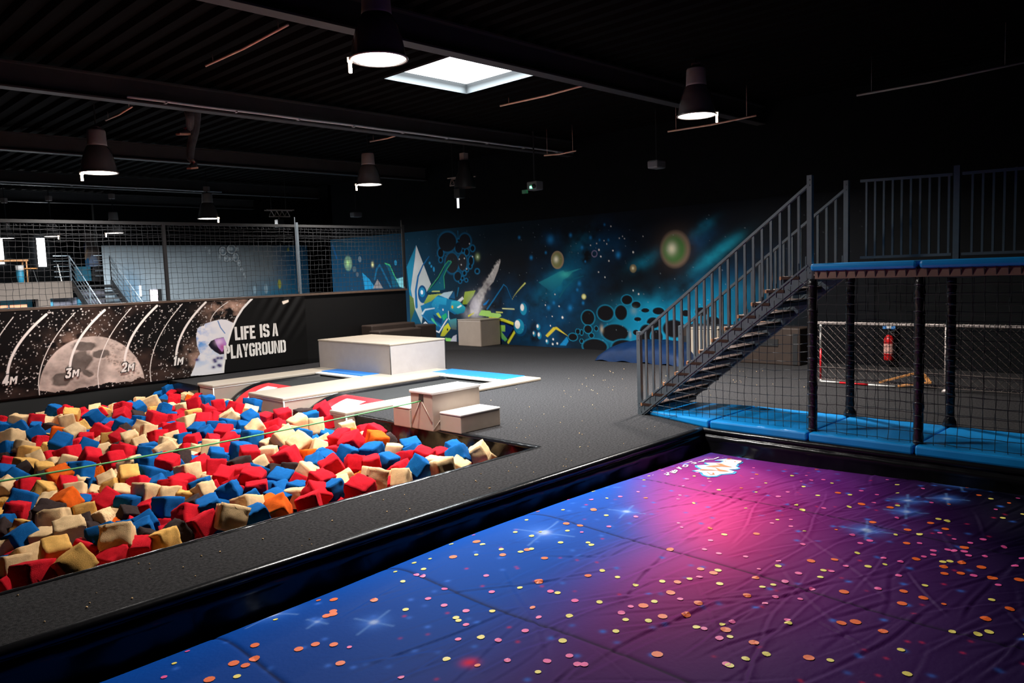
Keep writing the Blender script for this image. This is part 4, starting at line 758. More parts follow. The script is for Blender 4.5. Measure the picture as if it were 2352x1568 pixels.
# nebula streak
pg(c8, ((270, 800), (380, 745), (500, 680), (540, 668), (560, 690), (740, 645), (640, 690), (590, 745), (540, 770), (515, 830), (470, 850), (420, 910), (350, 860)), lin(40, 150, 160), lin(16, 80, 110), .8); gl(c8, 560, 712, 60, 34, lin(70, 190, 180), .6); ln(c8, ((500, 960), (560, 860), (660, 760), (760, 730)), .035, lin(18, 95, 115), .8, .012)
# cells bottom right
for px_, py_, rx_, ry_, al_ in ((1420, 770, 60, 30, .7), (1480, 745, 55, 40, .85), (1540, 755, 60, 45, .85), (1470, 715, 50, 30, .7), (1590, 745, 70, 45, .7), (1650, 760, 70, 40, .7), (1600, 700, 90, 25, .45), (1690, 670, 90, 30, .4)):
    gl(lambda u, v: (u, v), px_, py_, rx_, ry_, lin(20, 132, 175), al_)
for cv, u, v, a, b in ((c8, 810, 1185, 72, 82), (c8, 1000, 1135, 92, 86), (c8, 1170, 1130, 68, 84), (c8, 1235, 990, 60, 52), (c8, 1335, 1045, 50, 38), (c8, 1435, 1105, 45, 24), (c8, 810, 1310, 42, 44), (c8, 900, 1303, 18, 24), (c8, 848, 1378, 24, 24), (c8, 1105, 1350, 152, 98), (c8, 885, 1500, 140, 86), (c8, 1200, 1510, 140, 86), (c8, 645, 1395, 48, 38), (c8, 700, 1335, 22, 26), (c8, 740, 1345, 14, 28), (c8, 1335, 1345, 36, 30), (c8, 740, 1440, 16, 22), (c6, 1765, 915, 45, 38), (c6, 1720, 985, 50, 60), (c6, 1660, 890, 24, 14), (c6, 1905, 955, 80, 62), (c6, 1790, 1010, 40, 50), (c6, 1985, 850, 30, 22), (c6, 2090, 840, 45, 30), (c6, 2170, 910, 50, 40), (c6, 1800, 835, 40, 24), (c6, 2060, 960, 40, 40)):
    ell(cv, u, v, a + 7, b + 7, lin(30, 150, 190), 0, ring=.16, soft=.10, al=.9); ell(cv, u, v, a, b, lin(20, 19, 22), 0, soft=.2)
gl(c8, 960, 1310, 18, 40, lin(190, 170, 140), .8); gl(c8, 1310, 1110, 36, 40, lin(120, 150, 150), .6); gl(c8, 1270, 1370, 16, 40, lin(170, 160, 140), .5)
# part seen through the net
ell(c5, 1118, 465, 34, 62, lin(95, 125, 105), 0, soft=.3); gl(c5, 1118, 462, 14, 24, lin(165, 205, 130)); ell(c5, 1172, 515, 17, 24, lin(60, 80, 90), 0); ell(c5, 1218, 430, 13, 26, lin(95, 110, 120), 0); gl(c5, 1328, 475, 10, 20, lin(235, 230, 160)); ell(c5, 1197, 560, 12, 20, lin(70, 80, 90), 0); ell(c5, 900, 695, 22, 26, lin(80, 95, 60), 0)
pg(c5, ((1240, 545), (1300, 600), (1355, 680), (1260, 690)), lin(24, 120, 165)); ln(c5, ((1345, 600), (1365, 510), (1390, 480), (1430, 560), (1480, 660)), .08, lin(18, 85, 120)); pg(c5, ((1435, 465), (1470, 475), (1510, 560), (1565, 665), (1500, 670), (1480, 560)), lin(14, 80, 105)); ln(c5, ((1435, 465), (1475, 480), (1515, 570), (1565, 665)), .04, GR); ln(c5, ((985, 310), (1020, 420)), .08, lin(12, 70, 120), .7); ell(c5, 1525, 460, 12, 22, lin(40, 130, 170), 0); pg(c5, ((1330, 680), (1370, 600), (1420, 680)), lin(120, 115, 115)); pg(c5, ((1530, 600), (1600, 580), (1600, 680), (1560, 665)), lin(120, 190, 200))
for k in range(260):
    u, v = sr.uniform(5.6, 23), sr.uniform(.1, 3.2); mp.disc(u, v, .007, .007, lin(200, 215, 225), al=sr.uniform(.1, .6))
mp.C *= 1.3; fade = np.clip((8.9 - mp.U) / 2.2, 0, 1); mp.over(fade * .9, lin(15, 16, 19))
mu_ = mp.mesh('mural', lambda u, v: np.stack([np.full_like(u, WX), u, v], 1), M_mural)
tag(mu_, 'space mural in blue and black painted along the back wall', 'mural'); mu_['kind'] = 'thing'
FYW = 29.98
def fw(px, py): q = on_y(px, py, FYW); return (q[0], q[2])
fp = Paint(9.75, 18.0, 0, 3.42, .028, lin(138, 148, 154))
G1 = fbm(fp.nu, fp.nv, (6, 3), 31); fp.over(np.clip(G1 * 1.6 - .5, 0, 1) * .5, lin(150, 165, 175)); fp.over(np.clip((fp.U - 16.2) / 1.0, 0, 1) * .9, lin(10, 95, 140)); fp.over(np.exp(-(((fp.U - 16.4) / 1.0) ** 2 + ((fp.V - 1.2) / .7) ** 2)) * .9, lin(20, 130, 170)); fp.over(np.exp(-(((fp.U - 10.6) / .5) ** 2 + ((fp.V - 1.6) / .9) ** 2)) * .6, lin(25, 110, 150))
for u, v, a, b in ((45, 360, 32, 38), (120, 345, 40, 40), (155, 415, 26, 38), (75, 425, 22, 28), (110, 430, 18, 20), (185, 465, 16, 28), (205, 520, 14, 18), (228, 560, 8, 14), (235, 580, 5, 10), (20, 410, 10, 22), (170, 340, 10, 20), (-70, 365, 10, 22), (-100, 330, 8, 18)):
    c_ = fw(*c5(u, v)); r1 = abs(fw(*c5(u + a, v))[0] - c_[0]); r2 = abs(fw(*c5(u, v + b))[1] - c_[1]); fp.disc(c_[0], c_[1], r1 * 1.25, r2 * 1.2, lin(40, 60, 75)); fp.disc(c_[0], c_[1], r1, r2, lin(245, 250, 252)); fp.disc(c_[0], c_[1], r1 * .78, r2 * .8, lin(120, 138, 150)); fp.disc(c_[0] - r1 * .2, c_[1] + r2 * .1, r1 * .5, r2 * .4, lin(215, 225, 230), soft=.6)
for px_, py_, a, b, col in ((642, 652, 5, 12, (200, 200, 90)), (611, 663, 5, 12, (170, 200, 215)), (585, 665, 4, 10, (170, 200, 215)), (662, 573, 3, 5, (200, 200, 90))):
    c_ = fw(px_, py_); fp.disc(c_[0], c_[1], a * .016, b * .016, lin(*col))
fo = fp.mesh('mural', lambda u, v: np.stack([u, np.full_like(u, FYW), v], 1), M_mural); tag(fo, 'pale grey mural with white bubbles on the far hall wall', 'mural'); fo['kind'] = 'thing'
# ================================================================ BLUE MATS, STAIRS, PLATFORM
SEAM = [6.28, 4.93, 3.70, 2.60, 1.40, .2, -1.0]
MX0, MX1 = 8.36, 9.58
names = ['blue floor mat with pointed end at the foot of the stairs', 'blue floor mat under the middle of the stairs', 'blue floor mat between the first two front posts', 'blue floor mat right of the second front post', 'blue floor mat at the right edge of the photo', 'blue floor mat beyond the right edge of the photo']
for i in range(5):
    y1, y0 = SEAM[i] - .008, SEAM[i + 1] + .008
    f = MB()
    if i == 0: f.v = []; f.box(MX0, MX1, y0, y1, .0, .10, .022)
    else: f.box(MX0, MX1, y0, y1, .0, .10, .022)
    if i == 0: f.v = [(v[0] + (.42 * max(0, (v[1] - 5.03) / 1.25) if v[0] < 9 else 0), v[1], v[2] - (.045 * max(0, (v[1] - 5.6) / .68) if v[2] > .05 else 0)) for v in f.v]
    t = tag(f.build('floor_mat', M_blue, off=((MX0 + MX1) / 2, (y0 + y1) / 2, 0)), names[i], 'mat', 'blue mats under the platform'); t.location = ((MX0 + MX1) / 2, (y0 + y1) / 2, 0)
PT = 1.965
SXN, SXF = 8.69, 9.72
YT, YB = 3.83, 6.17                       # top and foot of the flight
def stair_z(y): return PT * (YB - y) / (YB - YT)
st = empty('staircase', 'grey steel staircase with wooden treads climbing to the blue platform', 'stairs', (SXN, YB, 0)); o = (SXN, YB, 0)
for sx, lb in ((SXN, 'near'), (SXF, 'far')):
    f = MB(); f.bar((sx, YB - .02, .06), (sx, YT, PT - .10), .05, .16)
    # bright folded lip along the upper edge, and the hoops the net hangs from
    f.bar((sx - .03, YB - .02, .145), (sx - .03, YT, PT - .015), .012, .02); f.bar((sx - .03, YB - .02, -.0), (sx - .03, YT, PT - .165), .012, .02)
    for k in range(26): y = YB - .08 - (YB - YT - .1) * k / 25; f.box(sx - .034, sx - .02, y - .004, y + .004, stair_z(y) - .06, stair_z(y) + .10)
    f.build('stringer', M_steel, st, False, o)
    for y, z0, z1 in ((YB, 0.0, 1.13), (YT - .02, PT - .2, 2.95)):
        f = MB(); f.box(sx - .028, sx + .028, y - .028, y + .028, z0, z1)
        for zz in (z0 + .1, z0 + .16, z1 - .05, z1 - .11): f.tube([(sx - .034, y, zz), (sx - .026, y, zz)], .009, 6)
        f.build('post', M_steel, st, False, o)
    f = MB(); f.bar((sx, YB, 1.075), (sx, YT, 2.84), .045, .03); f.build('handrail', M_steel, st, False, o)
    for k in range(1, 21):
        y = YB - (YB - YT) * k / 21; f = MB(); f.box(sx - .012, sx + .012, y - .014, y + .014, stair_z(y) + .02, 1.075 + (2.84 - 1.075) * (YB - y) / (YB - YT)); f.build('baluster', M_steel, st, False, o)
for k in range(12):
    y = YB - .06 - (YB - YT) * (k + .5) / 13; z = PT * (k + 1) / 13
    f = MB(); f.box(SXN - .035, SXF - .01, y - .115, y + .115, z - .022, z + .012, .004); tr = f.build('tread', M_wood, st, False, o)
    g = MB(); g.box(SXN - .037, SXF - .012, y + .10, y + .122, z - .026, z + .014); g.build('nosing', M_nosing, tr, False, o)
    g = MB(); g.box(SXN + .03, SXF - .03, y - .11, y - .08, z - .065, z - .023)
    for sx, s_ in ((SXN + .03, 1), (SXF - .03, -1)):
        g.add([(sx, y - .10, z - .023), (sx, y + .10, z - .023), (sx, y + .1, z - .14)], [(0, 1, 2)]); g.box(sx - .015, sx + .015, y - .1, y + .1, z - .035, z - .023)
    b_ = g.build('bracket', M_steel, tr, False, o)
pf = empty('platform', 'raised platform with blue padded top and black padded posts', 'platform', (9.0, 2.0, 0)); o = (9.0, 2.0, 0)
PX0, PX1 = 8.42, 9.62
for y0, y1 in ((2.61, 3.70), (1.45, 2.59), (.2, 1.43)):
    f = MB(); f.box(PX0, PX1, y0, y1, 1.885, PT, .03); f.build('top_pad', M_blue, pf, False, o)
f = MB(); f.box(PX0 + .04, PX1, .2, 3.66, 1.80, 1.884); f.build('deck', mat('platform_wood', (.16, .09, .065), .6, noise=.2), pf, False, o)
for x in (8.50, 9.56):
    for y in (3.70, 2.60, 1.40):
        f = MB(); rr = random.Random(int(x * 10 + y * 7)); n = 34; z0, z1 = (.0 if x < 9 else .1), 1.80
        prof_ = [(0.052 * (1 if k % 2 else .9) + rr.uniform(-.004, .004), z0 + (z1 - z0) * k / n) for k in range(n + 1)]
        prof_[0] = (.075, z0 + .0); prof_[1] = (.07, z0 + .05)
        f.lathe(prof_, (x, y, 0), 12, True, True); p_ = f.build('padded_post', M_pad, pf, True, o)
        for k in range(13):
            g = MB(); zz = z0 + .12 + (z1 - z0 - .2) * k / 12; g.tube([(x - .045, y + .04, zz), (x - .056, y + .0, zz + .006), (x - .04, y - .044, zz)], .008, 5)
            g.build('tie', mat('tie_glossy', (.05, .05, .055), .15, spec=.8), p_, True, o)
# railing on the far edge of the platform
rl = empty('railing', 'grey steel railing along the far side of the platform', 'railing', (9.6, 2.6, PT)); o = (9.6, 2.6, PT)
RX_ = 9.60
for y0, y1 in ((3.60, 2.62), (2.52, 1.25)):
    f = MB(); f.bar((RX_, y0, 2.915 if y0 > 3 else 2.885), (RX_, y1, 2.885 if y0 > 3 else 2.86), .03, .03); f.build('top_rail', M_steel, rl, False, o)
    f = MB(); f.bar((RX_, y0, PT + .05), (RX_, y1, PT + .05), .03, .03); f.build('bottom_rail', M_steel, rl, False, o)
    n = 10 if y0 > 3 else 12
    for k in range(n):
        y = y0 - .07 - (y0 - y1 - .1) * k / (n - 1) if y0 > 3 else y0 - .1 * (k + 1.0)
        f = MB(); f.box(RX_ - .011, RX_ + .011, y - .011, y + .011, PT + .05, 2.895); f.build('baluster', M_steel, rl, False, o)
f = MB(); f.box(RX_ - .03, RX_ + .03, 2.54, 2.60, PT, 2.975); f.build('post', M_steel, rl, False, o)
# nets around the space under the platform and stairs
t = empty('net_screen', 'black safety net hung in front below the stairs and platform', 'safety net', (8.45, 3.7, 0)); o = (8.45, 3.7, 0)
f = MB(); net(f, (8.47, 3.64, .02), (0, -2.6, 0), (0, 0, 1.80), 24, 18, .0036, .006, 4)
f.build('net', M_net, t, False, o)
f = MB(); rr = random.Random(8)
for k in range(25):
    y = 3.76 + k * .097; zt = stair_z(y) - .14
    if zt > .08: f.tube([(8.50 + rr.uniform(-.01, .01) + .05 * (k / 25), y + rr.uniform(-.006, .006), zt * j / 6 + .05 * (1 - j / 6)) for j in range(7)], .0036, 3, False)
for j in range(19):
    z = .08 + j * .1; ye = YB - z / PT * (YB - YT) - .16
    if ye > 3.8: f.tube([(8.50 + .05 * i / 10, 3.76 + (ye - 3.76) * i / 10, z - .03 * math.sin(math.pi * i / 10) + rr.uniform(-.008, .008)) for i in range(11)], .0036, 3, False)
f.build('net', M_netgrey, t, False, o)
f = MB(); f.tube([(8.47, 3.66 - 2.6 * i / 12, 1.80 - .012 * math.sin(i * 2.1)) for i in range(13)], .010, 5)
for k in range(26): f.tube([(8.44, 3.62 - k * .1, 1.90), (8.47, 3.62 - k * .1, 1.79)], .006, 4)
f.build('hem_rope', M_net, t, False, o)
t = empty('net_screen', 'black safety net hung behind the blue mats between the back posts', 'safety net', (9.6, 3.7, 0)); o = (9.6, 3.7, 0)
f = MB(); net(f, (9.585, 3.64, .02), (0, -2.5, 0), (0, 0, 1.78), 22, 17, .0034, .006, 5); f.build('net', M_net, t, False, o)
f = MB(); f.tube([(9.585, 3.64 - 2.5 * i / 10, .06) for i in range(11)], .02, 5); f.build('hem_rope', M_net, t, False, o)

# ================================================================ BEHIND THE PLATFORM
FX = 12.55
t = empty('chain_link_fence', 'low chain link fence with pale top rail behind the platform', 'fence', (FX, 3.5, 0)); o = (FX, 3.5, 0)
f = MB(); f.tube([(FX, 5.48, .985), (FX, -1.2, .985)], .024, 8)
for k in range(100): y = 5.45 - k * .065; f.tube([(FX, y, .985), (FX, y + .012, .985)], .029, 6)
f.build('top_rail', M_galv, t, True, o)
for y in (3.47, .2):
    f = MB(); f.tube([(FX, y, .0), (FX, y, .985)], .024, 8); f.lathe([(.06, 0), (.05, .03), (.026, .05)], (FX, y, 0), 10, True); f.build('post', M_galv, t, True, o)
f = MB(); s_ = .112
y = 5.46
H_ = .92
zig = []
k = 0
while y > -1.0:
    pts = []; n = int(H_ / (s_ / 2))
    for j in range(n + 1): pts.append((FX + .004 * (j % 2), y - (s_ / 2 if j % 2 else 0) * 1.0, .06 + j * s_ / 2))
    f.tube(pts, .0034, 3, False); pts2 = [(p[0], y - s_ + (s_ / 2 if j % 2 else 0), p[2]) for j, p in enumerate(pts)]; f.tube(pts2, .0034, 3, False); y -= s_
f.tube([(FX, 5.46, .27), (FX, -1, .27)], .004, 4, False); f.tube([(FX, 5.46, .065), (FX, -1, .065)], .004, 4, False)
f.build('mesh', M_link, t, False, o)
t = empty('goal_frame', 'red and white striped frame standing at the fence end', 'goal', (12.62, 5.36, 0)); o = (12.62, 5.36, 0)
f = MB()
for z0, z1, m in ((0, .06, 0), (.06, .56, 1), (.56, .98, 0)): f.mi = m; f.tube([(12.62, 5.36, z0), (12.62, 5.36, z1)], .016, 8)
f.build('post', [M_white, M_red], t, True, o)
f = MB()
for y0, y1, m in ((5.36, 5.05, 0), (5.05, 4.6, 1), (4.6, 4.2, 0)): f.mi = m; f.tube([(12.62, y0, .018), (12.62, y1, .018)], .016, 8)
f.build('base_bar', [M_white, M_red], t, True, o)
t = empty('fire_extinguisher', 'red fire extinguisher hanging on the black wall behind the fence', 'fire extinguisher', (14.98, 5.10, .1)); o = (14.98, 5.10, .1)
f = MB(); f.lathe([(.0, .12), (.07, .125), (.085, .15), (.085, .50), (.075, .55), (.045, .585), (.03, .60), (.0, .60)], (14.98, 5.10, 0), 18); f.build('cylinder', M_extred, t, True, o)
f = MB(); f.lathe([(.0865, .26), (.0865, .44)], (14.98, 5.10, 0), 18); f.build('instruction_label', mat('ext_label', (.7, .35, .3), .5, noise=.35, nscale=60), t, True, o)
f = MB(); f.lathe([(.028, .60), (.028, .64), (.0, .65)], (14.98, 5.10, 0), 10); f.bar((14.98, 5.12, .65), (14.98, 4.99, .68), .025, .02); f.bar((14.98, 5.12, .63), (14.98, 5.0, .625), .02, .015); f.build('valve_handle', M_dark, t, False, o)
f = MB(); f.tube([(14.96, 5.08, .62), (14.93, 4.98, .60), (14.93, 4.96, .45), (14.95, 4.99, .30)], .012, 6); f.build('hose', M_dark, t, True, o)
f = MB(); f.box(15.07, 15.084, 4.99, 5.21, .70, .80); f.mi = 1; f.box(15.065, 15.072, 5.06, 5.14, .715, .785); f.v = [(v[0] - .09, v[1], v[2]) for v in f.v]
tag(f.build('safety_sign', [mat('sign_blue', (.05, .22, .55), .5), M_white]), 'small blue and white sign above the fire extinguisher', 'sign')
t = empty('timber_ramp', 'small orange timber frame lying on the floor behind the fence', 'timber frame', (13.1, 4.2, 0)); o = (13.1, 4.2, 0)
f = MB(); f.bar((12.95, 4.55, .02), (13.1, 3.95, .22), .09, .025); f.build('plank', M_orangewood, t, False, o)
f = MB(); f.bar((12.75, 4.20, .015), (12.85, 3.75, .09), .09, .025); f.build('plank', M_orangewood, t, False, o)
f = MB(); f.bar((13.12, 3.98, .21), (12.86, 3.78, .08), .05, .025); f.build('cross_bar', M_orangewood, t, False, o)
f = MB(); f.bar((13.1, 3.97, 0), (13.1, 3.97, .2), .05, .05); f.build('leg', M_orangewood, t, False, o)
t = empty('padded_bench', 'brown padded block with dark recess behind the stairs', 'bench', (14.6, 7.9, 0)); o = (14.6, 7.9, 0)
f = MB(); f.box(14.40, 15.0, 6.52, 9.2, .0, .72, .02); f.build('body', M_brown, t, False, o)
f = MB(); f.box(14.385, 14.41, 6.95, 9.1, .36, .50); f.box(14.385, 14.41, 6.56, 6.66, .02, .62); f.build('recess', M_dark, t, False, o)
t = empty('foam_box', 'pale beige box half hidden by the stair balusters', 'box', (14.1, 8.3, 0)); o = (14.1, 8.3, 0)
f = MB(); f.box(13.85, 14.36, 7.95, 8.62, 0, .70, .015); f.build('body', M_beigetop, t, False, o)
f = MB(); f.box(13.84, 14.37, 7.94, 8.63, .70, .73, .012); f.build('lid', M_beigetop, t, False, o)
f = MB(); n = 28; a0 = (13.95, 9.5)
for i in range(n + 1):
    for j in range(n + 1):
        u, v = i / n * 2 - 1, j / n * 2 - 1; k = max(0, (1 - abs(u) ** 2.6)) * max(0, 1 - abs(v) ** 2.6)
        f.v.append((a0[0] + u * (.62 + .08 * abs(v)), a0[1] + v * 1.05 * (1 + .08 * abs(u)), .012 + .42 * k ** .42 + .02 * math.sin(u * 9 + v * 13) * (1 - k) + .01 * math.sin(v * 30) * k))
f.f = [(i * (n + 1) + j, (i + 1) * (n + 1) + j, (i + 1) * (n + 1) + j + 1, i * (n + 1) + j + 1) for i in range(n) for j in range(n)]; f.m = [0] * len(f.f)
tag(f.build('floor_cushion', M_navy, smooth=True), 'large dark blue floor cushion in front of the mural by the stairs', 'cushion')
t = empty('padded_bench', 'brown padded bench against the low wall behind the large beige box', 'bench', (12.1, 15.9, 0)); o = (12.1, 15.9, 0)
f = MB(); f.box(11.1, 12.45, 15.75, 16.2, .0, .80, .03); f.build('backrest', M_brown, t, False, o)
f = MB(); f.box(11.0, 12.3, 15.3, 15.75, .0, .68, .03); f.build('seat', M_brown, t, False, o)
f = MB(); f.box(12.45, 13.1, 15.7, 16.2, .0, .70, .03); f.build('armrest', M_brown, t, False, o)

# ================================================================ AIRBAG
A0, A1, AY0, AY1 = .4, 8.335, -.7, 4.955
ap = Paint(A0, A1, AY0, AY1, .0108, lin(60, 28, 100))
rr = np.random.RandomState(7)
dx = np.clip(np.minimum(ap.U - A0 + 2.0, A1 - ap.U), 0, None); dy = np.clip(AY1 - ap.V, 0, None)
edge_ = np.minimum(np.sqrt(np.clip(dx / .5, 0, 1)), np.sqrt(np.clip(dy / .5, 0, 1)))
Zb = -.36 + .18 * np.sin(edge_ * math.pi / 2) + .03 * np.sin(ap.U * .9) * np.sin(ap.V * 1.1)
for k in range(420):
    cx_, cy_ = rr.uniform(2.5, 8.2), rr.uniform(.2, 4.5)
    if rr.rand() > .35 + .65 * np.clip((cx_ + (4.6 - cy_) - 4.2) / 3, 0, 1): continue
    a_ = rr.normal(-.22, .26) + (rr.rand() < .06) * 1.2; L_ = rr.uniform(.15, .7); w_ = rr.uniform(.011, .022); am = rr.uniform(.0025, .0075) * min(1, max(0, math.hypot(cx_ - 8.1, cy_ - 4.75) - .75)) * rr.choice((1, 1, -1))
    sl = ap.win(cx_ - L_ * 1.6, cx_ + L_ * 1.6, cy_ - L_ * 1.6, cy_ + L_ * 1.6)
    if sl is None: continue
    u = (ap.U[sl] - cx_) * math.cos(a_) + (ap.V[sl] - cy_) * math.sin(a_); v = -(ap.U[sl] - cx_) * math.sin(a_) + (ap.V[sl] - cy_) * math.cos(a_) + .014 * np.sin(u * 6 + k) + rr.uniform(-.07, .07) * u * u
    Zb[sl] += am * np.exp(-np.abs(v) / w_) * np.exp(-(u / L_) ** 4) - am * .7 * np.exp(-((v - w_ * 1.4) / w_) ** 2) * np.exp(-(u / L_) ** 4)
Zb += .006 * (fbm(ap.nu, ap.nv, (12, 9), 41) - .5)
SEAMX = (2.05, 3.42, 4.95, 6.5)
Zb -= .05 * np.clip((4.2 - ap.U) / 2.8, 0, 1)
for sx in SEAMX: Zb -= .006 * np.exp(-((ap.U - sx - .02 * np.sin(ap.V * 3)) / .02) ** 2)
# print: blue on the far left, a pink cloud in the middle, violet to navy on the right, deepened to paint in light falloff
def blob(x, y, rx, ry, col, al=1.0, ang=0.0, pw=1.0):
    c_, s_ = math.cos(ang), math.sin(ang); u = ((ap.U - x) * c_ + (ap.V - y) * s_) / rx; v = (-(ap.U - x) * s_ + (ap.V - y) * c_) / ry; ap.over(np.exp(-(u * u + v * v) ** pw) * al, col)
t_ = np.clip((ap.V - 2.6 - .0 * ap.U) / 1.3 - np.clip((ap.U - 5.0) / 2.4, 0, 1) * 1.6, 0, 1); t_ = t_ * t_ * (3 - 2 * t_)
ap.over(np.clip((2.6 - ap.V) / 2.2, 0, 1) * .75, lin(38, 16, 80)); 
blob(7.2, 3.2, 1.5, 1.5, lin(104, 38, 124), .9); blob(5.6, 2.6, 1.8, 1.2, lin(97, 32, 116), .8, .5)
blob(5.65, 3.55, 1.45, .72, lin(235, 36, 136), 1.0, .35, .9); blob(5.6, 3.5, .95, .42, lin(255, 74, 158), .95, .4); blob(6.9, 4.1, .9, .45, lin(170, 50, 140), .8, .3)
ap.over(t_ * .97, lin(0, 82, 182)); blob(2.2, 3.9, 1.1, .9, lin(0, 62, 150), .8)
ap.over(np.clip((2.5 - ap.V + (ap.U - 6.0) * .40) / 1.5, 0, 1) * .92, lin(12, 7, 42)); ap.over(np.clip((2.6 - ap.V + (ap.U - 7.2) * .9) / 1.5, 0, 1) * np.clip((ap.U - 5.6) / 1.2, 0, 1) * .93, lin(4, 3, 18))  # near-black over the navy print also paints in the weaker light there
blob(8.3, 4.9, .9, .5, lin(0, 50, 120), .6); 
st_ = [(1250, 1262, .16), (1440, 1212, .10), (628, 1418, .13), (860, 1455, .09), (2205, 1140, .14), (2085, 1180, .10), (2175, 1178, .10), (1990, 1248, .12), (1720, 1066, .07), (1890, 1068, .09), (2080, 1205, .1), (730, 1450, .05)]
for px_, py_, r_ in st_:
    q = on_z(px_, py_, -.3); ap.glow(q[0], q[1], r_ * 1.1, r_ * 1.1, lin(70, 130, 235), .75); ap.glow(q[0], q[1], r_ * .3, r_ * .3, lin(225, 235, 255)); ap.line([(q[0] - r_ * 1.8, q[1] - r_ * .6), (q[0] + r_ * 1.8, q[1] + r_ * .6)], .004, lin(120, 170, 240), .8, .03); ap.line([(q[0] - r_ * .5, q[1] + r_ * 1.6), (q[0] + r_ * .5, q[1] - r_ * 1.6)], .004, lin(120, 170, 240), .8, .03)
q = on_z(1080, 1548, -.28); ap.glow(q[0], q[1], .05, .05, lin(235, 30, 80))
for k in range(260): x, y = rr.uniform(1, 8.2), rr.uniform(.2, 4.8); ap.glow(x, y, .022, .022, lin(60, 120, 230), rr.uniform(.4, 1))
for k in range(120): x, y = rr.uniform(2, 8.2), rr.uniform(.2, 4.6); ap.glow(x, y, .014, .014, lin(220, 40, 90), rr.uniform(.3, .9))
for sx in SEAMX: ap.over(np.exp(-((ap.U - sx - .02 * np.sin(ap.V * 3)) / .012) ** 2) * .75, lin(12, 10, 30))
ap.C *= .88
ab = empty('airbag', 'large inflated landing airbag printed with a purple and blue galaxy', 'airbag', (0, 0, 0))
def afn(u, v): return np.stack([u, v, Zb.ravel()], 1)
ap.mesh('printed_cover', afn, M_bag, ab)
def az(x, y):
    i = min(max((x - A0) / (A1 - A0) * (ap.nu - 1), 0), ap.nu - 1.001); j = min(max((y - AY0) / (AY1 - AY0) * (ap.nv - 1), 0), ap.nv - 1.001); i0, j0 = int(i), int(j); a, b = i - i0, j - j0
    return float((Zb[j0, i0] * (1 - a) + Zb[j0, i0 + 1] * a) * (1 - b) + (Zb[j0 + 1, i0] * (1 - a) + Zb[j0 + 1, i0 + 1] * a) * b)
def on_bag(px, py):
    z = -.3
    for _ in range(4): q = on_z(px, py, z); z = az(q[0], q[1])
    return q
f = MB(); KEYS = 'oypbs'
def dot(x, y, r, c):
    f.mi = KEYS.index(c); n = 10; pts = [(x, y)] + [(x + r * math.cos(2 * math.pi * k / n), y + r * math.sin(2 * math.pi * k / n)) for k in range(n)]
    if min(p[0] for p in pts) < A0 + .02 or max(p[0] for p in pts) > A1 - .01 or max(p[1] for p in pts) > AY1 - .01: return
    f.add([(a, b, az(a, b) + .0035) for a, b in pts], [(0, k, k % n + 1) for k in range(1, n + 1)])
D5 = "1670,424 1465,638 1550,672 1325,755 1660,780 1645,866 1540,890 1760,895 1545,932 1640,930 1825,958 1980,968 1307,1035 1422,1073 1298,1106 1925,1136 1785,1193 960,1038 945,1220 1027,1213 1187,1268 768,858 905,850 395,1057 110,1100 40,1168 272,1260 435,1335 755,1423 450,700 445,955 125,905 200,928 1128,633 1062,527 1228,547 925,462 1380,847 1330,677"
D4 = "1033,625 1115,637 1195,545 905,830 870,965 1162,933 1490,1112 1652,1035 1815,1093 1742,1162 1572,1400 502,733 363,823 657,811 802,780 208,808 1648,777 1692,972 1604,1175 1978,1255"
D3 = "2003,463 1827,468 2245,465 2000,533 1998,551 1960,561 1793,760 2003,733 1893,731 1403,845 1527,820 1473,858 2043,845 1257,942 1915,428 1530,737"
occ = []
for s_, ox, oy, k in ((D5, 1560, 950, 2.536), (D4, 900, 960, 2.579), (D3, 0, 1200, 2.613)):
    for e in s_.split():
        u, v = map(float, e.split(',')); q = on_bag(ox + u / k, oy + v / k); dot(q[0], q[1], rr.uniform(.026, .034), 'o'); occ.append(q[:2])
Y5 = "1740,1285 1805,1272 1328,1516 880,1437 1292,1376 508,1400 387,1427 295,1468 100,1245 296,1300 252,1230 485,1010 548,997 840,913 822,952 577,888 1100,890 1535,863 1577,860 1400,702 1272,535 717,563 1270,415 990,543 265,705 60,960 227,913 635,1217 1560,623 1510,614 1945,465 1885,608"
Y4 = "1230,1090 1052,1172 1012,1320 527,1297 325,1430 380,1183 395,1200 595,1143 82,1135 65,968 1247,903 1602,968 1445,993 1555,1087 1385,1195 1520,1200 1805,1240 1327,1263 982,1036 1337,943 1162,738 1182,752 763,792 827,697 648,778 538,750 188,895 132,861 827,775 1040,668 1270,577 1942,982 1930,902 1965,690 2000,1466"
P4 = "940,1027 1085,1083 1360,1153 870,1180 790,1260 630,1316 920,1440 1052,1409 1100,1459 1138,1459 440,1143 592,1030 215,1070 440,1225 393,1311 310,1110 182,936 145,930 2015,1205 1940,1305 1415,1117 1708,1072 1822,942"
P5 = "630,1203 308,1212 145,1252 235,1308 275,1458 500,1105 560,1066 617,976 695,930 775,1024 578,858 387,833 720,760 1110,740 1055,755 970,888 887,918 1158,1018 1288,860 1190,840 1278,943 1480,822 1425,833 1400,755 1480,798 1565,793 1660,803 1600,798 1685,826 1780,829 1770,733 1892,774 1955,885 1858,998 2000,843 1715,943 1007,703 540,638 578,482"
for s_, ox, oy, k, c in ((Y5, 1560, 950, 2.536, 'y'), (Y4, 900, 960, 2.579, 'y'), (P4, 900, 960, 2.579, 'p'), (P5, 1560, 950, 2.536, 'p')):
    for e in s_.split():
        u, v = map(float, e.split(',')); q = on_bag(ox + u / k, oy + v / k); dot(q[0], q[1], rr.uniform(.019, .026), c); occ.append(q[:2])
k = 0
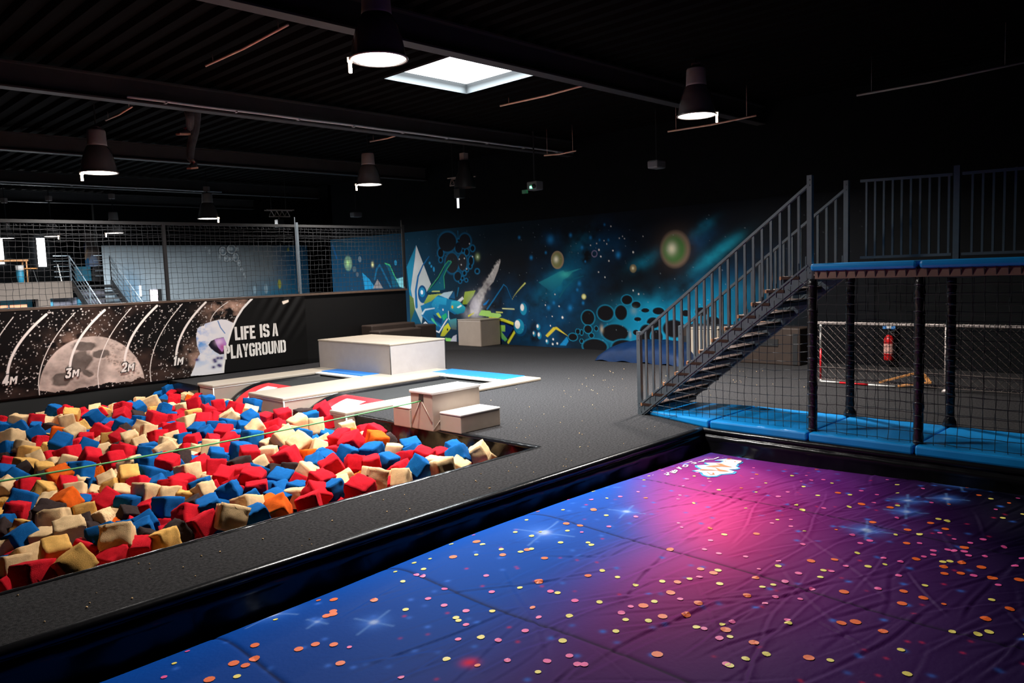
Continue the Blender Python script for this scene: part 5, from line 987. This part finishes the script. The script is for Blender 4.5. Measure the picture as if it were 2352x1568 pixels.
while k < 420:
    x, y = rr.uniform(1.2, 8.25), rr.uniform(.4, 4.85)
    if x < 5 and y < 4.0 and rr.rand() < .8: k += 1; continue
    if 7.3 < x < 8.35 and y > 4.35: k += 1; continue
    if min((x - a) ** 2 + (y - b) ** 2 for a, b in occ) > .012: dot(x, y, rr.uniform(.014, .023), rr.choice(list('yyyppppo'))); occ.append((x, y))
    k += 1
f.build('printed_dots', [M_dots[c] for c in KEYS], ab)['kind'] = 'stuff'
f = MB(); f.tube([(x_, AY1 + .004, az(x_, AY1 - .02) + .004) for x_ in np.linspace(.6, 4.4, 80)], .009, 6, r2=.003); f.build('edge_piping', M_textwhite, ab, True)
# logo: orange lettering on white with a blue outline, and the white word along the edge
def lg(u, v, dz=.004): q = on_bag(1550 + u / 11.2, 1020 + v / 11.2); return (q[0], q[1], q[2] + dz)
f = MB()
def lp(pts, m, dz): f.mi = m; P2 = [lg(*p, dz) for p in pts]; f.poly(P2)
outl = [(430, 692), (640, 650), (520, 590), (515, 550), (740, 535), (860, 540), (745, 500), (770, 478), (1150, 480), (1230, 440), (1020, 430), (1060, 412), (1330, 370), (1380, 300), (1600, 275), (2200, 285), (2190, 340), (2080, 352), (2160, 430), (2120, 448), (1750, 455), (1760, 480), (1640, 530), (1660, 555), (1600, 575), (1690, 630), (1600, 662), (1420, 665), (1600, 720), (1540, 770), (1200, 795), (1090, 845), (850, 855), (700, 810), (640, 740)]
cx_ = sum(p[0] for p in outl) / len(outl)
lp(outl, 0, .004)
inner = [(500, 690), (700, 650), (590, 595), (575, 560), (780, 548), (930, 555), (800, 505), (830, 490), (1190, 490), (1270, 440), (1090, 425), (1350, 385), (1420, 310), (1620, 285), (2150, 290), (2140, 330), (2050, 345), (2120, 425), (1720, 445), (1700, 480), (1590, 530), (1610, 550), (1560, 575), (1640, 630), (1560, 652), (1370, 662), (1530, 715), (1480, 755), (1180, 782), (1070, 830), (870, 838), (740, 800), (700, 745)]
lp(inner, 1, .007)
for pts in (((640, 665), (720, 660), (1110, 685), (1020, 610), (900, 600), (780, 585), (990, 565), (1180, 560), (1050, 515), (960, 505), (1200, 520), (1300, 560), (1490, 610), (1180, 592), (1010, 600), (1180, 670), (1300, 690), (1400, 722), (1160, 715), (1090, 690), (640, 685)),
            ((1340, 395), (1400, 310), (1480, 300), (1470, 390)), ((1480, 390), (1560, 370), (1720, 380), (1940, 405), (1830, 408), (1700, 390), (1560, 388)), ((1680, 340), (1780, 345), (1900, 400), (1780, 400)), ((1200, 405), (1460, 395), (1400, 404)), ((1650, 278), (1790, 285), (1700, 296)), ((1880, 292), (1950, 285), (1930, 305)), ((1280, 450), (1330, 445), (1290, 462)), ((1520, 465), (1580, 462), (1540, 478)), ((1210, 488), (1270, 492), (1230, 500))): lp(pts, 2, .010)
for ring in (((810, 725), (880, 780), (930, 800), (1030, 792), (1000, 760), (940, 725), (980, 755), (960, 790), (890, 790), (840, 735)),): lp(ring, 2, .010)
f.build('printed_logo', [M_cyan, M_textwhite, M_logo], ab)
def lw(u, v): q = on_bag(1500 + u / 5.88, 1000 + v / 5.88); return (q[0], q[1], q[2] + .006)
def stroke(pts, wd=.016):
    P2 = [lw(*p) for p in pts]
    for a, b in zip(P2[:-1], P2[1:]): f.bar(a, b, wd, .003)
f = MB()
for pts in (((150, 525), (225, 540)), ((190, 545), (210, 510), (180, 505)), ((230, 495), (290, 515), (325, 480), (300, 470), (275, 495)), ((285, 515), (260, 480)), ((320, 440), (385, 462), (345, 430)), ((340, 450), (365, 440)), ((400, 425), (455, 430), (470, 405), (425, 400), (400, 425)), ((430, 385), (530, 355)), ((520, 380), (560, 368), (585, 382), (550, 390)), ((610, 365), (690, 355), (660, 345)), ((680, 345), (720, 325), (740, 335)), ((750, 330), (820, 325), (850, 315)), ((850, 315), (890, 298)), ((0, 545), (140, 478)), ((940, 300), (975, 285))): stroke(pts)
f.build('printed_lettering', M_textwhite, ab)
# ================================================================ HIGH BAY LAMPS
M_lens = emit('lamp_lens', (1.0, .93, .84), 14.0)
M_latchglow = emit('lamp_latch_lit', (1.0, .80, .62), 2.2)  # latch glows by itself, standing in for light from the lens
def make_lamp(name, label, d, loc, hook, rot, watts, col):
    t = empty(name, label, 'lamp', loc, rot, 'bell-shaped hanging lamps'); k = d / .6
    f = MB(); f.lathe([(.0, .004), (.14, -.004), (.27, .002), (.292, .012)], n=32); f.v = [(a * k, b * k, c * k) for a, b, c in f.v]; f.build('lens', M_lens, t, True)
    f = MB(); f.lathe([(.300, .0), (.304, .012), (.296, .03), (.285, .10), (.265, .20), (.235, .31), (.20, .40), (.168, .455), (.158, .47)], n=32); f.v = [(a * k, b * k, c * k) for a, b, c in f.v]; f.build('reflector', M_reflector, t, True)
    f = MB(); f.lathe([(.163, .465), (.160, .50), (.150, .72), (.135, .75), (.0, .755)], n=28, cap0=True); f.v = [(a * k, b * k, c * k) for a, b, c in f.v]; f.build('ballast_housing', M_lampbody, t, True)
    f = MB(); f.lathe([(.298, -.006), (.315, -.004), (.318, .01), (.30, .016)], n=32); f.v = [(a * k, b * k, c * k) for a, b, c in f.v]; f.build('rim_ring', M_galv, t, True)
    f = MB(); f.box(-.335, -.290, -.03, .03, -.02, .03); f.box(-.330, -.295, -.02, .02, -.13, -.01, .006); f.v = [(a * k, b * k, c * k) for a, b, c in f.v]; f.build('latch', M_latchglow, t)
    zt = hook - loc[2]; zc = 5.23 - loc[2]
    f = MB(); f.tube([(0, 0, .75 * k), (0, 0, zt - .1)], .02, 6); f.tube([(0, 0, zt - .05), (0, 0, zc + .03)], .012, 5); f.build('stem', M_dark, t)
    f = MB(); f.box(-.07, .07, -.07, .07, zt - .17, zt - .02, .01); f.build('hook_box', mat('hook_grey', (.22, .18, .17), .5), t)
    if watts > 0: add_lamp_light(t, d, watts, col)
    return t
def loc_y(t): return t.location.y
def add_lamp_light(t, d, watts, col):
    ld = bpy.data.lights.new('lamp_light', 'AREA'); ld.shape = 'DISK'; ld.size = d * .9; ld.energy = watts; ld.color = col; ld.spread = math.radians(155 if loc_y(t) < 17 else 180)
    lo = bpy.data.objects.new('lamp_light', ld); COL.objects.link(lo); lo.parent = t; lo.location = (0, 0, -.03)
WARM = (1.0, .945, .89); COOL = (.95, .98, 1.0)
def at_d(px, py, w_px, d):
    r = ray(px, py) / FPX * (d * FPX / w_px); return (r[0], r[1], r[2] + CAMH)
RL = math.atan2(RM[1, 0], RM[0, 0])
def put_lamp(px, py, w_px, d, hook, label, watts, col, rot=0.0): 
    p = at_d(px, py, w_px, d); return make_lamp('high_bay_lamp', label, d, p, hook, RL + rot, watts, col)
put_lamp(870, 137, 128, .60, 5.1, 'largest hanging bell lamp, nearest and left of the skylight', 360, WARM)
put_lamp(1600, 266, 86, .58, 5.1, 'hanging bell lamp at right, alone above the stairs side', 500, (1, .94, .88), 2.9)
put_lamp(228, 397, 78, .60, 4.80, 'hanging bell lamp at left, above the moon banner', 190, WARM)
put_lamp(848, 424, 57, .56, 4.78, 'hanging bell lamp below and behind the skylight, over the big beige box', 210, WARM)
put_lamp(479, 502, 46, .58, 4.76, 'small hanging bell lamp just above the net, centre left', 500, COOL, 3.0)
put_lamp(263, 535, 38, .50, 4.76, 'distant lit lamp seen through the net beside the grey mural', 1100, COOL)
put_lamp(119, 543, 32, .42, 4.76, 'distant lit lamp seen through the net in front of the window', 500, COOL, 3.0)
put_lamp(17, 547, 28, .37, 4.76, 'distant lit lamp at the left photo edge seen through the net', 0, COOL)
# one unlit lamp and the thin conduits below the deck
t = empty('high_bay_lamp', 'unlit dark lamp hanging in front of the mural wall, above the truss piece', 'lamp', (12.3, 13.5, 3.95), 0, 'bell-shaped hanging lamps')
f = MB(); f.lathe([(.25, .0), (.24, .1), (.20, .25), (.14, .38), (.13, .6), (.0, .62)], n=24); f.build('reflector', M_dark, t, True)
f = MB(); f.box(-.07, .07, -.07, .07, .62, .78); f.build('hook_box', mat('hook_grey', (.22, .18, .17), .5), t)
f = MB(); f.tube([(0, 0, .78), (0, 0, 1.24)], .012, 5); f.build('stem', M_dark, t)
for (a, b), (c, d), lb in (((661, 57), (473, 151), 'long thin conduit under the deck left of the nearest lamp'), ((1367, 189), (1149, 243), 'long thin conduit right of the skylight'), ((1737, 265), (1534, 302), 'thin conduit beside the right hanging lamp'), ((1323, 346), (1250, 357), 'short thin conduit in the dark above the projector'), ((2352, 143), (1968, 219), 'thin grey conduit in the upper right corner'), ((303, 245), (243, 276), 'short conduit running to the left hanging lamp'), ((932, 305), (850, 325), 'short conduit running to the lamp behind the skylight')):
    cz_ = 4.6 if a in (1737, 1323, 2352) else 5.06; p, q = Vector(on_z(a, b, cz_)), Vector(on_z(c, d, cz_)); f = MB(); f.tube([p[:], ((p + q) / 2 + Vector((0, 0, -.02)))[:], q[:]], .018, 6); m_ = (p + q) / 2
    for s_ in (.1, .9): r_ = p.lerp(q, s_); f.tube([(r_.x, r_.y, cz_), (r_.x, r_.y, 5.19)], .004, 4)
    tag(f.build('conduit', M_conduit if a != 2352 else M_lampbody, smooth=True), lb, 'conduit', 'conduits under the ceiling')
def truss(c, L_, h, ax, label):
    t = empty('truss_piece', label, 'truss', c); f = MB(); u = Vector(ax).normalized(); n = 4; v = u.cross(Vector((0, 0, 1)))
    P = lambda s_, z, o_=0: (u * s_ * L_ / 2 + v * o_ + Vector((0, 0, z)))[:]
    f.tube([P(-1.15, h), P(1.1, h)], .016, 5); f.tube([P(-.8, 0), P(.9, 0)], .016, 5); f.tube([P(-1.1, h, .2), P(1.1, h, .2)], .016, 5); f.build('chord', M_galv, t)
    f = MB()
    for k in range(n): a = -.8 + 1.7 * k / n; b = a + 1.7 / n; f.tube([P(a, 0), P((a + b) / 2, h)], .010, 4); f.tube([P((a + b) / 2, h), P(b, 0)], .010, 4); f.tube([P(a, h, .2), P(b, 0)], .008, 4)
    f.build('brace', M_galv, t)
    f = MB(); f.box(-.10, .10, -.10, .10, -.32, -.08, .02); f.tube([(0, 0, -.08), (0, 0, 0)], .015, 5); f.build('spotlight', M_dark, t)
    f = MB(); f.tube([P(-.6, h), P(-.6, 5.19 - c[2])], .008, 4); f.tube([P(.6, h), P(.6, 5.19 - c[2])], .008, 4); f.build('hanger', M_dark, t); return t
truss(on_y(641, 497, 20.5), .7, .17, (1, -.25, 0), 'short pale lattice truss with lamps above the net, beside the small lamp')
truss(on_x(1055, 424, 12.6), .62, .18, (-.2, 1, 0), 'short dark lattice truss hanging in front of the back wall')
p = on_x(1052, 464, 12.55); f = MB(); f.box(p[0] - .02, p[0] + .02, p[1] - .02, p[1] + .02, p[2] - .14, p[2] + .14); tag(f.build('tube_light', emit('tube_light', (.9, .95, 1.0), 1.1)), 'small white vertical tube light below the dark truss', 'light')
p = on_x(1228, 427, 13.5); t = empty('projector', 'pale ceiling projector with green light spot near the back wall', 'projector', p)
f = MB(); f.box(-.12, .12, -.16, .14, -.10, .10, .02); f.build('body', M_grey, t); f = MB(); f.box(-.14, -.115, -.03, .03, -.06, -.01); f.build('green_lamp', emit('green_led', (.15, 1, .45), 6), t)
f = MB(); f.tube([(-.12, -.1, -.02), (-.16, -.1, -.02)], .05, 12); f.build('lens', M_dark, t, True); f = MB(); f.box(-.16, -.10, .12, .26, -.16, -.08); f.build('bracket', mat('bracket_green', (.1, .35, .2), .5), t); f = MB(); f.tube([(0, 0, .1), (0, 0, 5.19 - p[2])], .02, 5); f.build('pole', M_dark, t)
for (px_, py_), lb in (((818, 493), 'small grey ceiling fixture above the right net bay'), ((1508, 378), 'dim grey ceiling fixture high in the dark above the mural')):
    p = on_y(px_, py_, 21) if px_ < 1000 else on_x(px_, py_, 13.5); t = empty('ceiling_fixture', lb, 'fixture', p); f = MB(); f.box(-.16, .16, -.12, .12, -.08, .08, .03); f.build('housing', M_grey, t); f = MB(); f.tube([(0, 0, .08), (0, 0, 5.15 - p[2])], .012, 5); f.build('rod', M_dark, t)

# ================================================================ DUMMY LEGS HANGING FROM THE CEILING
LY = 13.8
def L3(px, py, dy=0.0): q = on_y(px, py, LY); return Vector((q[0], q[1] + dy, q[2]))
hip_r, hip_l = L3(449, 236), L3(424, 234, -.12)
root = Vector(((hip_r.x + hip_l.x) / 2, LY, 5.16))
t = empty('person', 'pair of legs in dark jeans and sneakers hanging down from the ceiling', 'person', root[:])
ch = [hip_r, L3(447, 300), L3(439, 340, .03), L3(438, 372, .02)]; ch2 = [hip_l, L3(420, 274, -.30), L3(432, 288, -.08), L3(436, 298, .02)]
vs = [root + Vector((0, 0, .02))] + ch + ch2; es = [(0, 1), (1, 2), (2, 3), (3, 4), (0, 5), (5, 6), (6, 7), (7, 8)]; rad = [.15, .125, .088, .075, .062, .12, .082, .075, .065]
def skinned(name, vs, es, rad, m, par, sub=2):
    me = bpy.data.meshes.new(name); me.from_pydata([(v - root)[:] for v in vs], es, []); ob = bpy.data.objects.new(name, me); COL.objects.link(ob); ob.parent = par
    sk_ = ob.modifiers.new('skin', 'SKIN'); ob.modifiers.new('sub', 'SUBSURF').levels = sub; ob.modifiers['sub'].render_levels = sub
    for i, r_ in enumerate(rad): me.skin_vertices[0].data[i].radius = (r_, r_)
    me.skin_vertices[0].data[0].use_root = True; me.materials.append(m); return ob
skinned('jeans', vs, es, rad, M_jeans, t)
f = MB(); f.tube([(L3(449, 246, -.14) - root)[:], (L3(466, 256, -.06) - root)[:]], .06, 8, True, .05); f.build('shirt_hem', mat('shirt_pale', (.38, .25, .19), .8, noise=.1), t, True)
def shoe(heel, toe, ank, nm):
    d_ = (toe - heel); L_ = d_.length; d_.normalize(); up = Vector((0, 0, 1)); si = d_.cross(up).normalized(); f = MB(); n = 8; ring = 10; rows = []
    for i in range(n + 1):
        s_ = i / n; hgt = .115 - .075 * s_ ** 1.3 if s_ > .25 else .115 + .02 * (1 - s_ * 4); wd = .036 + .016 * math.sin(math.pi * min(1, s_ * 1.1)); base = heel + d_ * (L_ * s_)
        rows.append([(base + si * wd * math.cos(math.pi * k / (ring - 1)) + up * (.022 + hgt * math.sin(math.pi * k / (ring - 1)) ** .7) - root)[:] for k in range(ring)])
    for r_ in rows: f.v += r_
    f.f = [(i * ring + k, i * ring + k + 1, (i + 1) * ring + k + 1, (i + 1) * ring + k) for i in range(n) for k in range(ring - 1)] + [tuple(range(ring)), tuple(range(n * ring, n * ring + ring))[::-1]]; f.m = [0] * len(f.f)
    s_ = f.build('shoe', M_shoe, t, True)
    g = MB()
    for i in range(n + 1):
        q = i / n; wd = .042 + .016 * math.sin(math.pi * min(1, q * 1.1)); b = heel + d_ * (L_ * (q * 1.06 - .03))
        g.v += [(b + si * sx * wd + up * z - root)[:] for sx, z in ((-1, 0), (1, 0), (1, .03), (-1, .03))]
    g.f = [(i * 4 + k, i * 4 + (k + 1) % 4, i * 4 + 4 + (k + 1) % 4, i * 4 + 4 + k) for i in range(n) for k in range(4)] + [(0, 3, 2, 1), (n * 4, n * 4 + 1, n * 4 + 2, n * 4 + 3)]; g.m = [0] * len(g.f); g.build('sole', M_shoesole, s_)
    g = MB()
    for k in range(3):
        b = heel + d_ * (L_ * (.45 + .1 * k)); g.tube([(b + si * w_ + up * (.12 - .03 * k) - root)[:] for w_ in (-.035, 0, .035)], .008, 4)
    g.build('laces', M_red, s_)
    f = MB(); f.tube([(ank - root)[:], (heel + d_ * L_ * .28 + up * .09 - root)[:]], .042, 8); f.build('ankle', M_skin, t, True)
shoe(L3(451, 387, .02), L3(427, 391, -.14), L3(440, 368), 'a'); shoe(L3(443, 309, .06), L3(404, 312, -.10), L3(437, 297), 'b')

# ================================================================ HALL BEHIND THE NET: mezzanine, stairs, windows
HY = 30.0
f = MB(); f.box(-6, 8.72, HY, 33.3, 1.98, 2.19); struct(f.build('floor_mezzanine', M_hallfloor))
f = MB(); f.box(-6, 8.70, HY - .04, HY, 1.62, 2.20); struct(f.build('trim_2', M_fascia), 'beige fascia of the mezzanine')
f = MB(); f.box(7.62, 7.98, HY - .05, HY + .3, -.02, 1.62); tag(f.build('column', M_fascia), 'beige column under the mezzanine edge', 'column')
t = empty('roller_shutter', 'grey roller shutter under the mezzanine beside the stairs', 'shutter', (9.0, 30.4, 0)); o = (9.0, 30.4, 0)
f = MB(); f.box(8.15, 8.9, 30.3, 30.35, 0, 1.62); f.build('slat_panel', M_shutter, t, False, o); f = MB(); f.box(7.98, 8.15, 30.25, 30.3, 0, 1.62); f.box(8.9, 9.02, 30.2, 30.3, 0, 1.62); f.build('frame', M_teal, t, False, o)
f = MB(); f.box(9.02, 10.0, 30.3, 30.35, 0, 1.9); struct(f.build('wall_stairs', M_shutter))
M_win = emit('daylight_window', (.93, .97, 1.0), 16.0)
t = empty('shop_front', 'brightly lit counter front under the mezzanine at the left edge', 'counter', (6.9, 30.6, 0)); o = (6.9, 30.6, 0)
for x0, x1 in ((6.58, 6.98), (7.0, 7.24), (7.26, 7.46)): f = MB(); f.box(x0, x1, 30.58, 30.6, .9, 1.28); f.build('lit_panel', emit('lit_panel', (.95, .97, 1), 3.0), t, False, o)
f = MB(); f.box(6.5, 7.6, 30.62, 30.7, 0, 1.62); f.build('back_panel', M_teal, t, False, o)
for x0, x1 in ((6.55, 6.86), (6.92, 7.42)): f = MB(); f.box(x0, x1, 30.56, 30.6, 1.36, 1.45); f.build('lit_sign', emit('lit_orange', (1, .35, .2), 1.6), t, False, o)
for q0, q1, lb in (((82, 546), (107, 612), 'bright tall window at the far end seen through the net'), ((-14, 545), (10, 606), 'bright window at the left photo edge seen through the net')):
    a, b = on_y(*q0, 33.35), on_y(*q1, 33.35); f = MB(); f.box(a[0], b[0], 33.33, 33.38, b[2], a[2]); wn = struct(f.build('window_1' if q0[0] > 0 else 'window_2', M_win), lb)
    g = MB(); g.box(a[0] - .06, b[0] + .06, 33.30, 33.335, b[2] - .06, b[2]); g.box(a[0] - .06, a[0], 33.3, 33.335, b[2], a[2]); g.box(b[0], b[0] + .06, 33.3, 33.335, b[2], a[2]); g.build('window_frame', M_dark, wn)
a, b = on_y(95, 675, 30.25), on_y(103, 715, 30.25); f = MB(); f.box(a[0], b[0], 30.2, 30.25, .6, a[2]); tag(f.build('tube_light', emit('tube_light_b', (1, .95, .95), 5)), 'bright white strip light beside the beige column', 'light')
# painted panel and dark arch at the head of the hall stairs
a, b = on_y(190, 532, 32.5), on_y(232, 612, 32.5); pp = Paint(a[0], b[0], b[2], a[2], .03, lin(140, 125, 120)); W2 = lambda px, py: (on_y(px, py, 32.5)[0], on_y(px, py, 32.5)[2])
for pts, col in ((((174, 548), (188, 545), (190, 575), (182, 600), (176, 580)), (170, 30, 50)), (((176, 570), (196, 560), (188, 612), (180, 590)), (20, 60, 130)), (((188, 612), (198, 575), (204, 570), (196, 600)), (190, 160, 130)), (((200, 612), (210, 585), (222, 590), (230, 612)), (150, 170, 205)), (((192, 600), (204, 590), (206, 612), (192, 612)), (60, 120, 170))): pp.poly([W2(*p) for p in pts], lin(*col))
po = pp.mesh('painted_panel', lambda u, v: np.stack([u, np.full_like(u, 32.5), v], 1), M_mural); tag(po, 'colourful painted panel at the head of the hall stairs', 'painting')
a = on_y(207, 612, 32.4); f = MB(); f.box(a[0] - .55, a[0] - .05, 32.2, 32.4, 2.19, a[2]); f.mi = 1; n = 10; r_ = .26; cxx = a[0] + .22
f.poly([(cxx + r_ * math.cos(math.pi * k / n), 32.18, a[2] - .25 + r_ * math.sin(math.pi * k / n)) for k in range(n + 1)] + [(cxx - r_, 32.18, 2.2), (cxx + r_, 32.18, 2.2)])
tag(f.build('counter', [M_teal, M_dark]), 'teal counter with dark round-topped doorway above the hall stairs', 'counter')
# stairs of the hall
hs = empty('staircase', 'black staircase with steel rails from the mezzanine into the hall', 'stairs', (9.3, 29, 0)); o = (9.3, 29, 0)
for k in range(13):
    y = HY - .1 - k * .27; z = 2.19 - (k + 1) * 2.19 / 14; f = MB(); f.box(8.72, 9.98, y - .15, y + .13, z - .04, z); f.build('tread', M_dark, hs, False, o)
f = MB(); f.bar((8.72, HY, 2.1), (8.72, HY - 3.6, .05), .05, .25); f.bar((9.98, HY, 2.1), (9.98, HY - 3.6, .05), .05, .25); f.build('stringer', M_dark, hs, False, o)
M_chrome = mat('pale_steel', (.35, .42, .48), .3, metal=.6)
for x in (8.70, 10.0):
    for k in range(5):
        f = MB(); dz = .88 - k * .18; f.tube([(x - .5, HY + .05, 2.19 + dz), (x, HY, 2.19 + dz), (x, HY - 3.6, .05 + dz)], .018 if k == 0 else .012, 5); f.build('rail', M_chrome if k == 0 else M_steel, hs, False, o)
    for yy, zz in ((HY, 2.19), (HY - 1.8, 1.12), (HY - 3.55, .1)): f = MB(); f.box(x - .02, x + .02, yy - .02, yy + .02, zz, zz + .88); f.build('post', M_steel, hs, False, o)
# furniture on the mezzanine
def table(px, w_, lb, m):
    x = on_y(px, 640, 30.6)[0]; t = empty('table', lb, 'table', (x, 30.6, 2.19)); f = MB(); f.box(-w_ / 2, w_ / 2, -.3, .3, .72, .78); f.build('table_top', m, t)
    for sx in (-1, 1):
        for sy in (-1, 1): f = MB(); f.box(sx * (w_ / 2 - .05) - .02, sx * (w_ / 2 - .05) + .02, sy * .25 - .02, sy * .25 + .02, 0, .72); f.build('leg', M_orangewood, t)
table(26, .95, 'orange wooden table on the mezzanine left of the window', M_orangewood)
x = on_y(46, 640, 30.4)[0]; t = empty('barrel', 'teal barrel with white lid on the mezzanine', 'barrel', (x, 30.35, 2.19)); f = MB(); f.lathe([(.10, 0), (.12, .2), (.115, .42)], n=14, cap0=True); f.build('body', M_teal, t, True); f = MB(); f.lathe([(.13, .42), (.13, .58), (0, .6)], n=14, cap0=True); f.build('lid', M_white, t, True)
x = on_y(68, 640, 30.5)[0]; t = empty('stool', 'small wooden stool on the mezzanine below the window', 'stool', (x, 30.4, 2.19)); f = MB(); f.lathe([(.0, .45), (.24, .455), (.25, .49), (0, .5)], n=14); f.build('seat', M_orangewood, t)
for a in range(3): f = MB(); f.tube([(.1 * math.cos(a * 2.1), .1 * math.sin(a * 2.1), .46), (.2 * math.cos(a * 2.1), .2 * math.sin(a * 2.1), 0)], .015, 5); f.build('leg', M_dark, t)
a, b = on_y(132, 607, 30.3), on_y(141, 643, 30.3); f = MB(); f.bar((a[0], 30.3, a[2]), (b[0], 30.3, 2.2), .06, .03); tag(f.build('leaning_board', M_white), 'thin pale board leaning on the mezzanine beside the stairs', 'board')
t = empty('lit_screen', 'small glowing pink screen low on the grey mural behind the net', 'screen', on_y(353, 675, 29.98)); f = MB(); f.box(-.14, .14, -.03, 0, -.28, .16); f.build('panel', emit('screen_pink', (1, .8, .9), 2.2), t); f = MB(); f.box(.14, .28, -.03, .0, -.3, .18); f.box(-.16, -.14, -.03, 0, -.3, .18); f.build('frame', M_dark, t)
a = on_y(323, 668, 29.9); f = MB(); f.box(a[0] - .035, a[0] + .035, 29.9, 29.93, a[2] - .2, a[2] + .2); tag(f.build('tube_light', emit('tube_light_c', (1, 1, 1), 1.6)), 'small white upright light low on the grey mural', 'light')
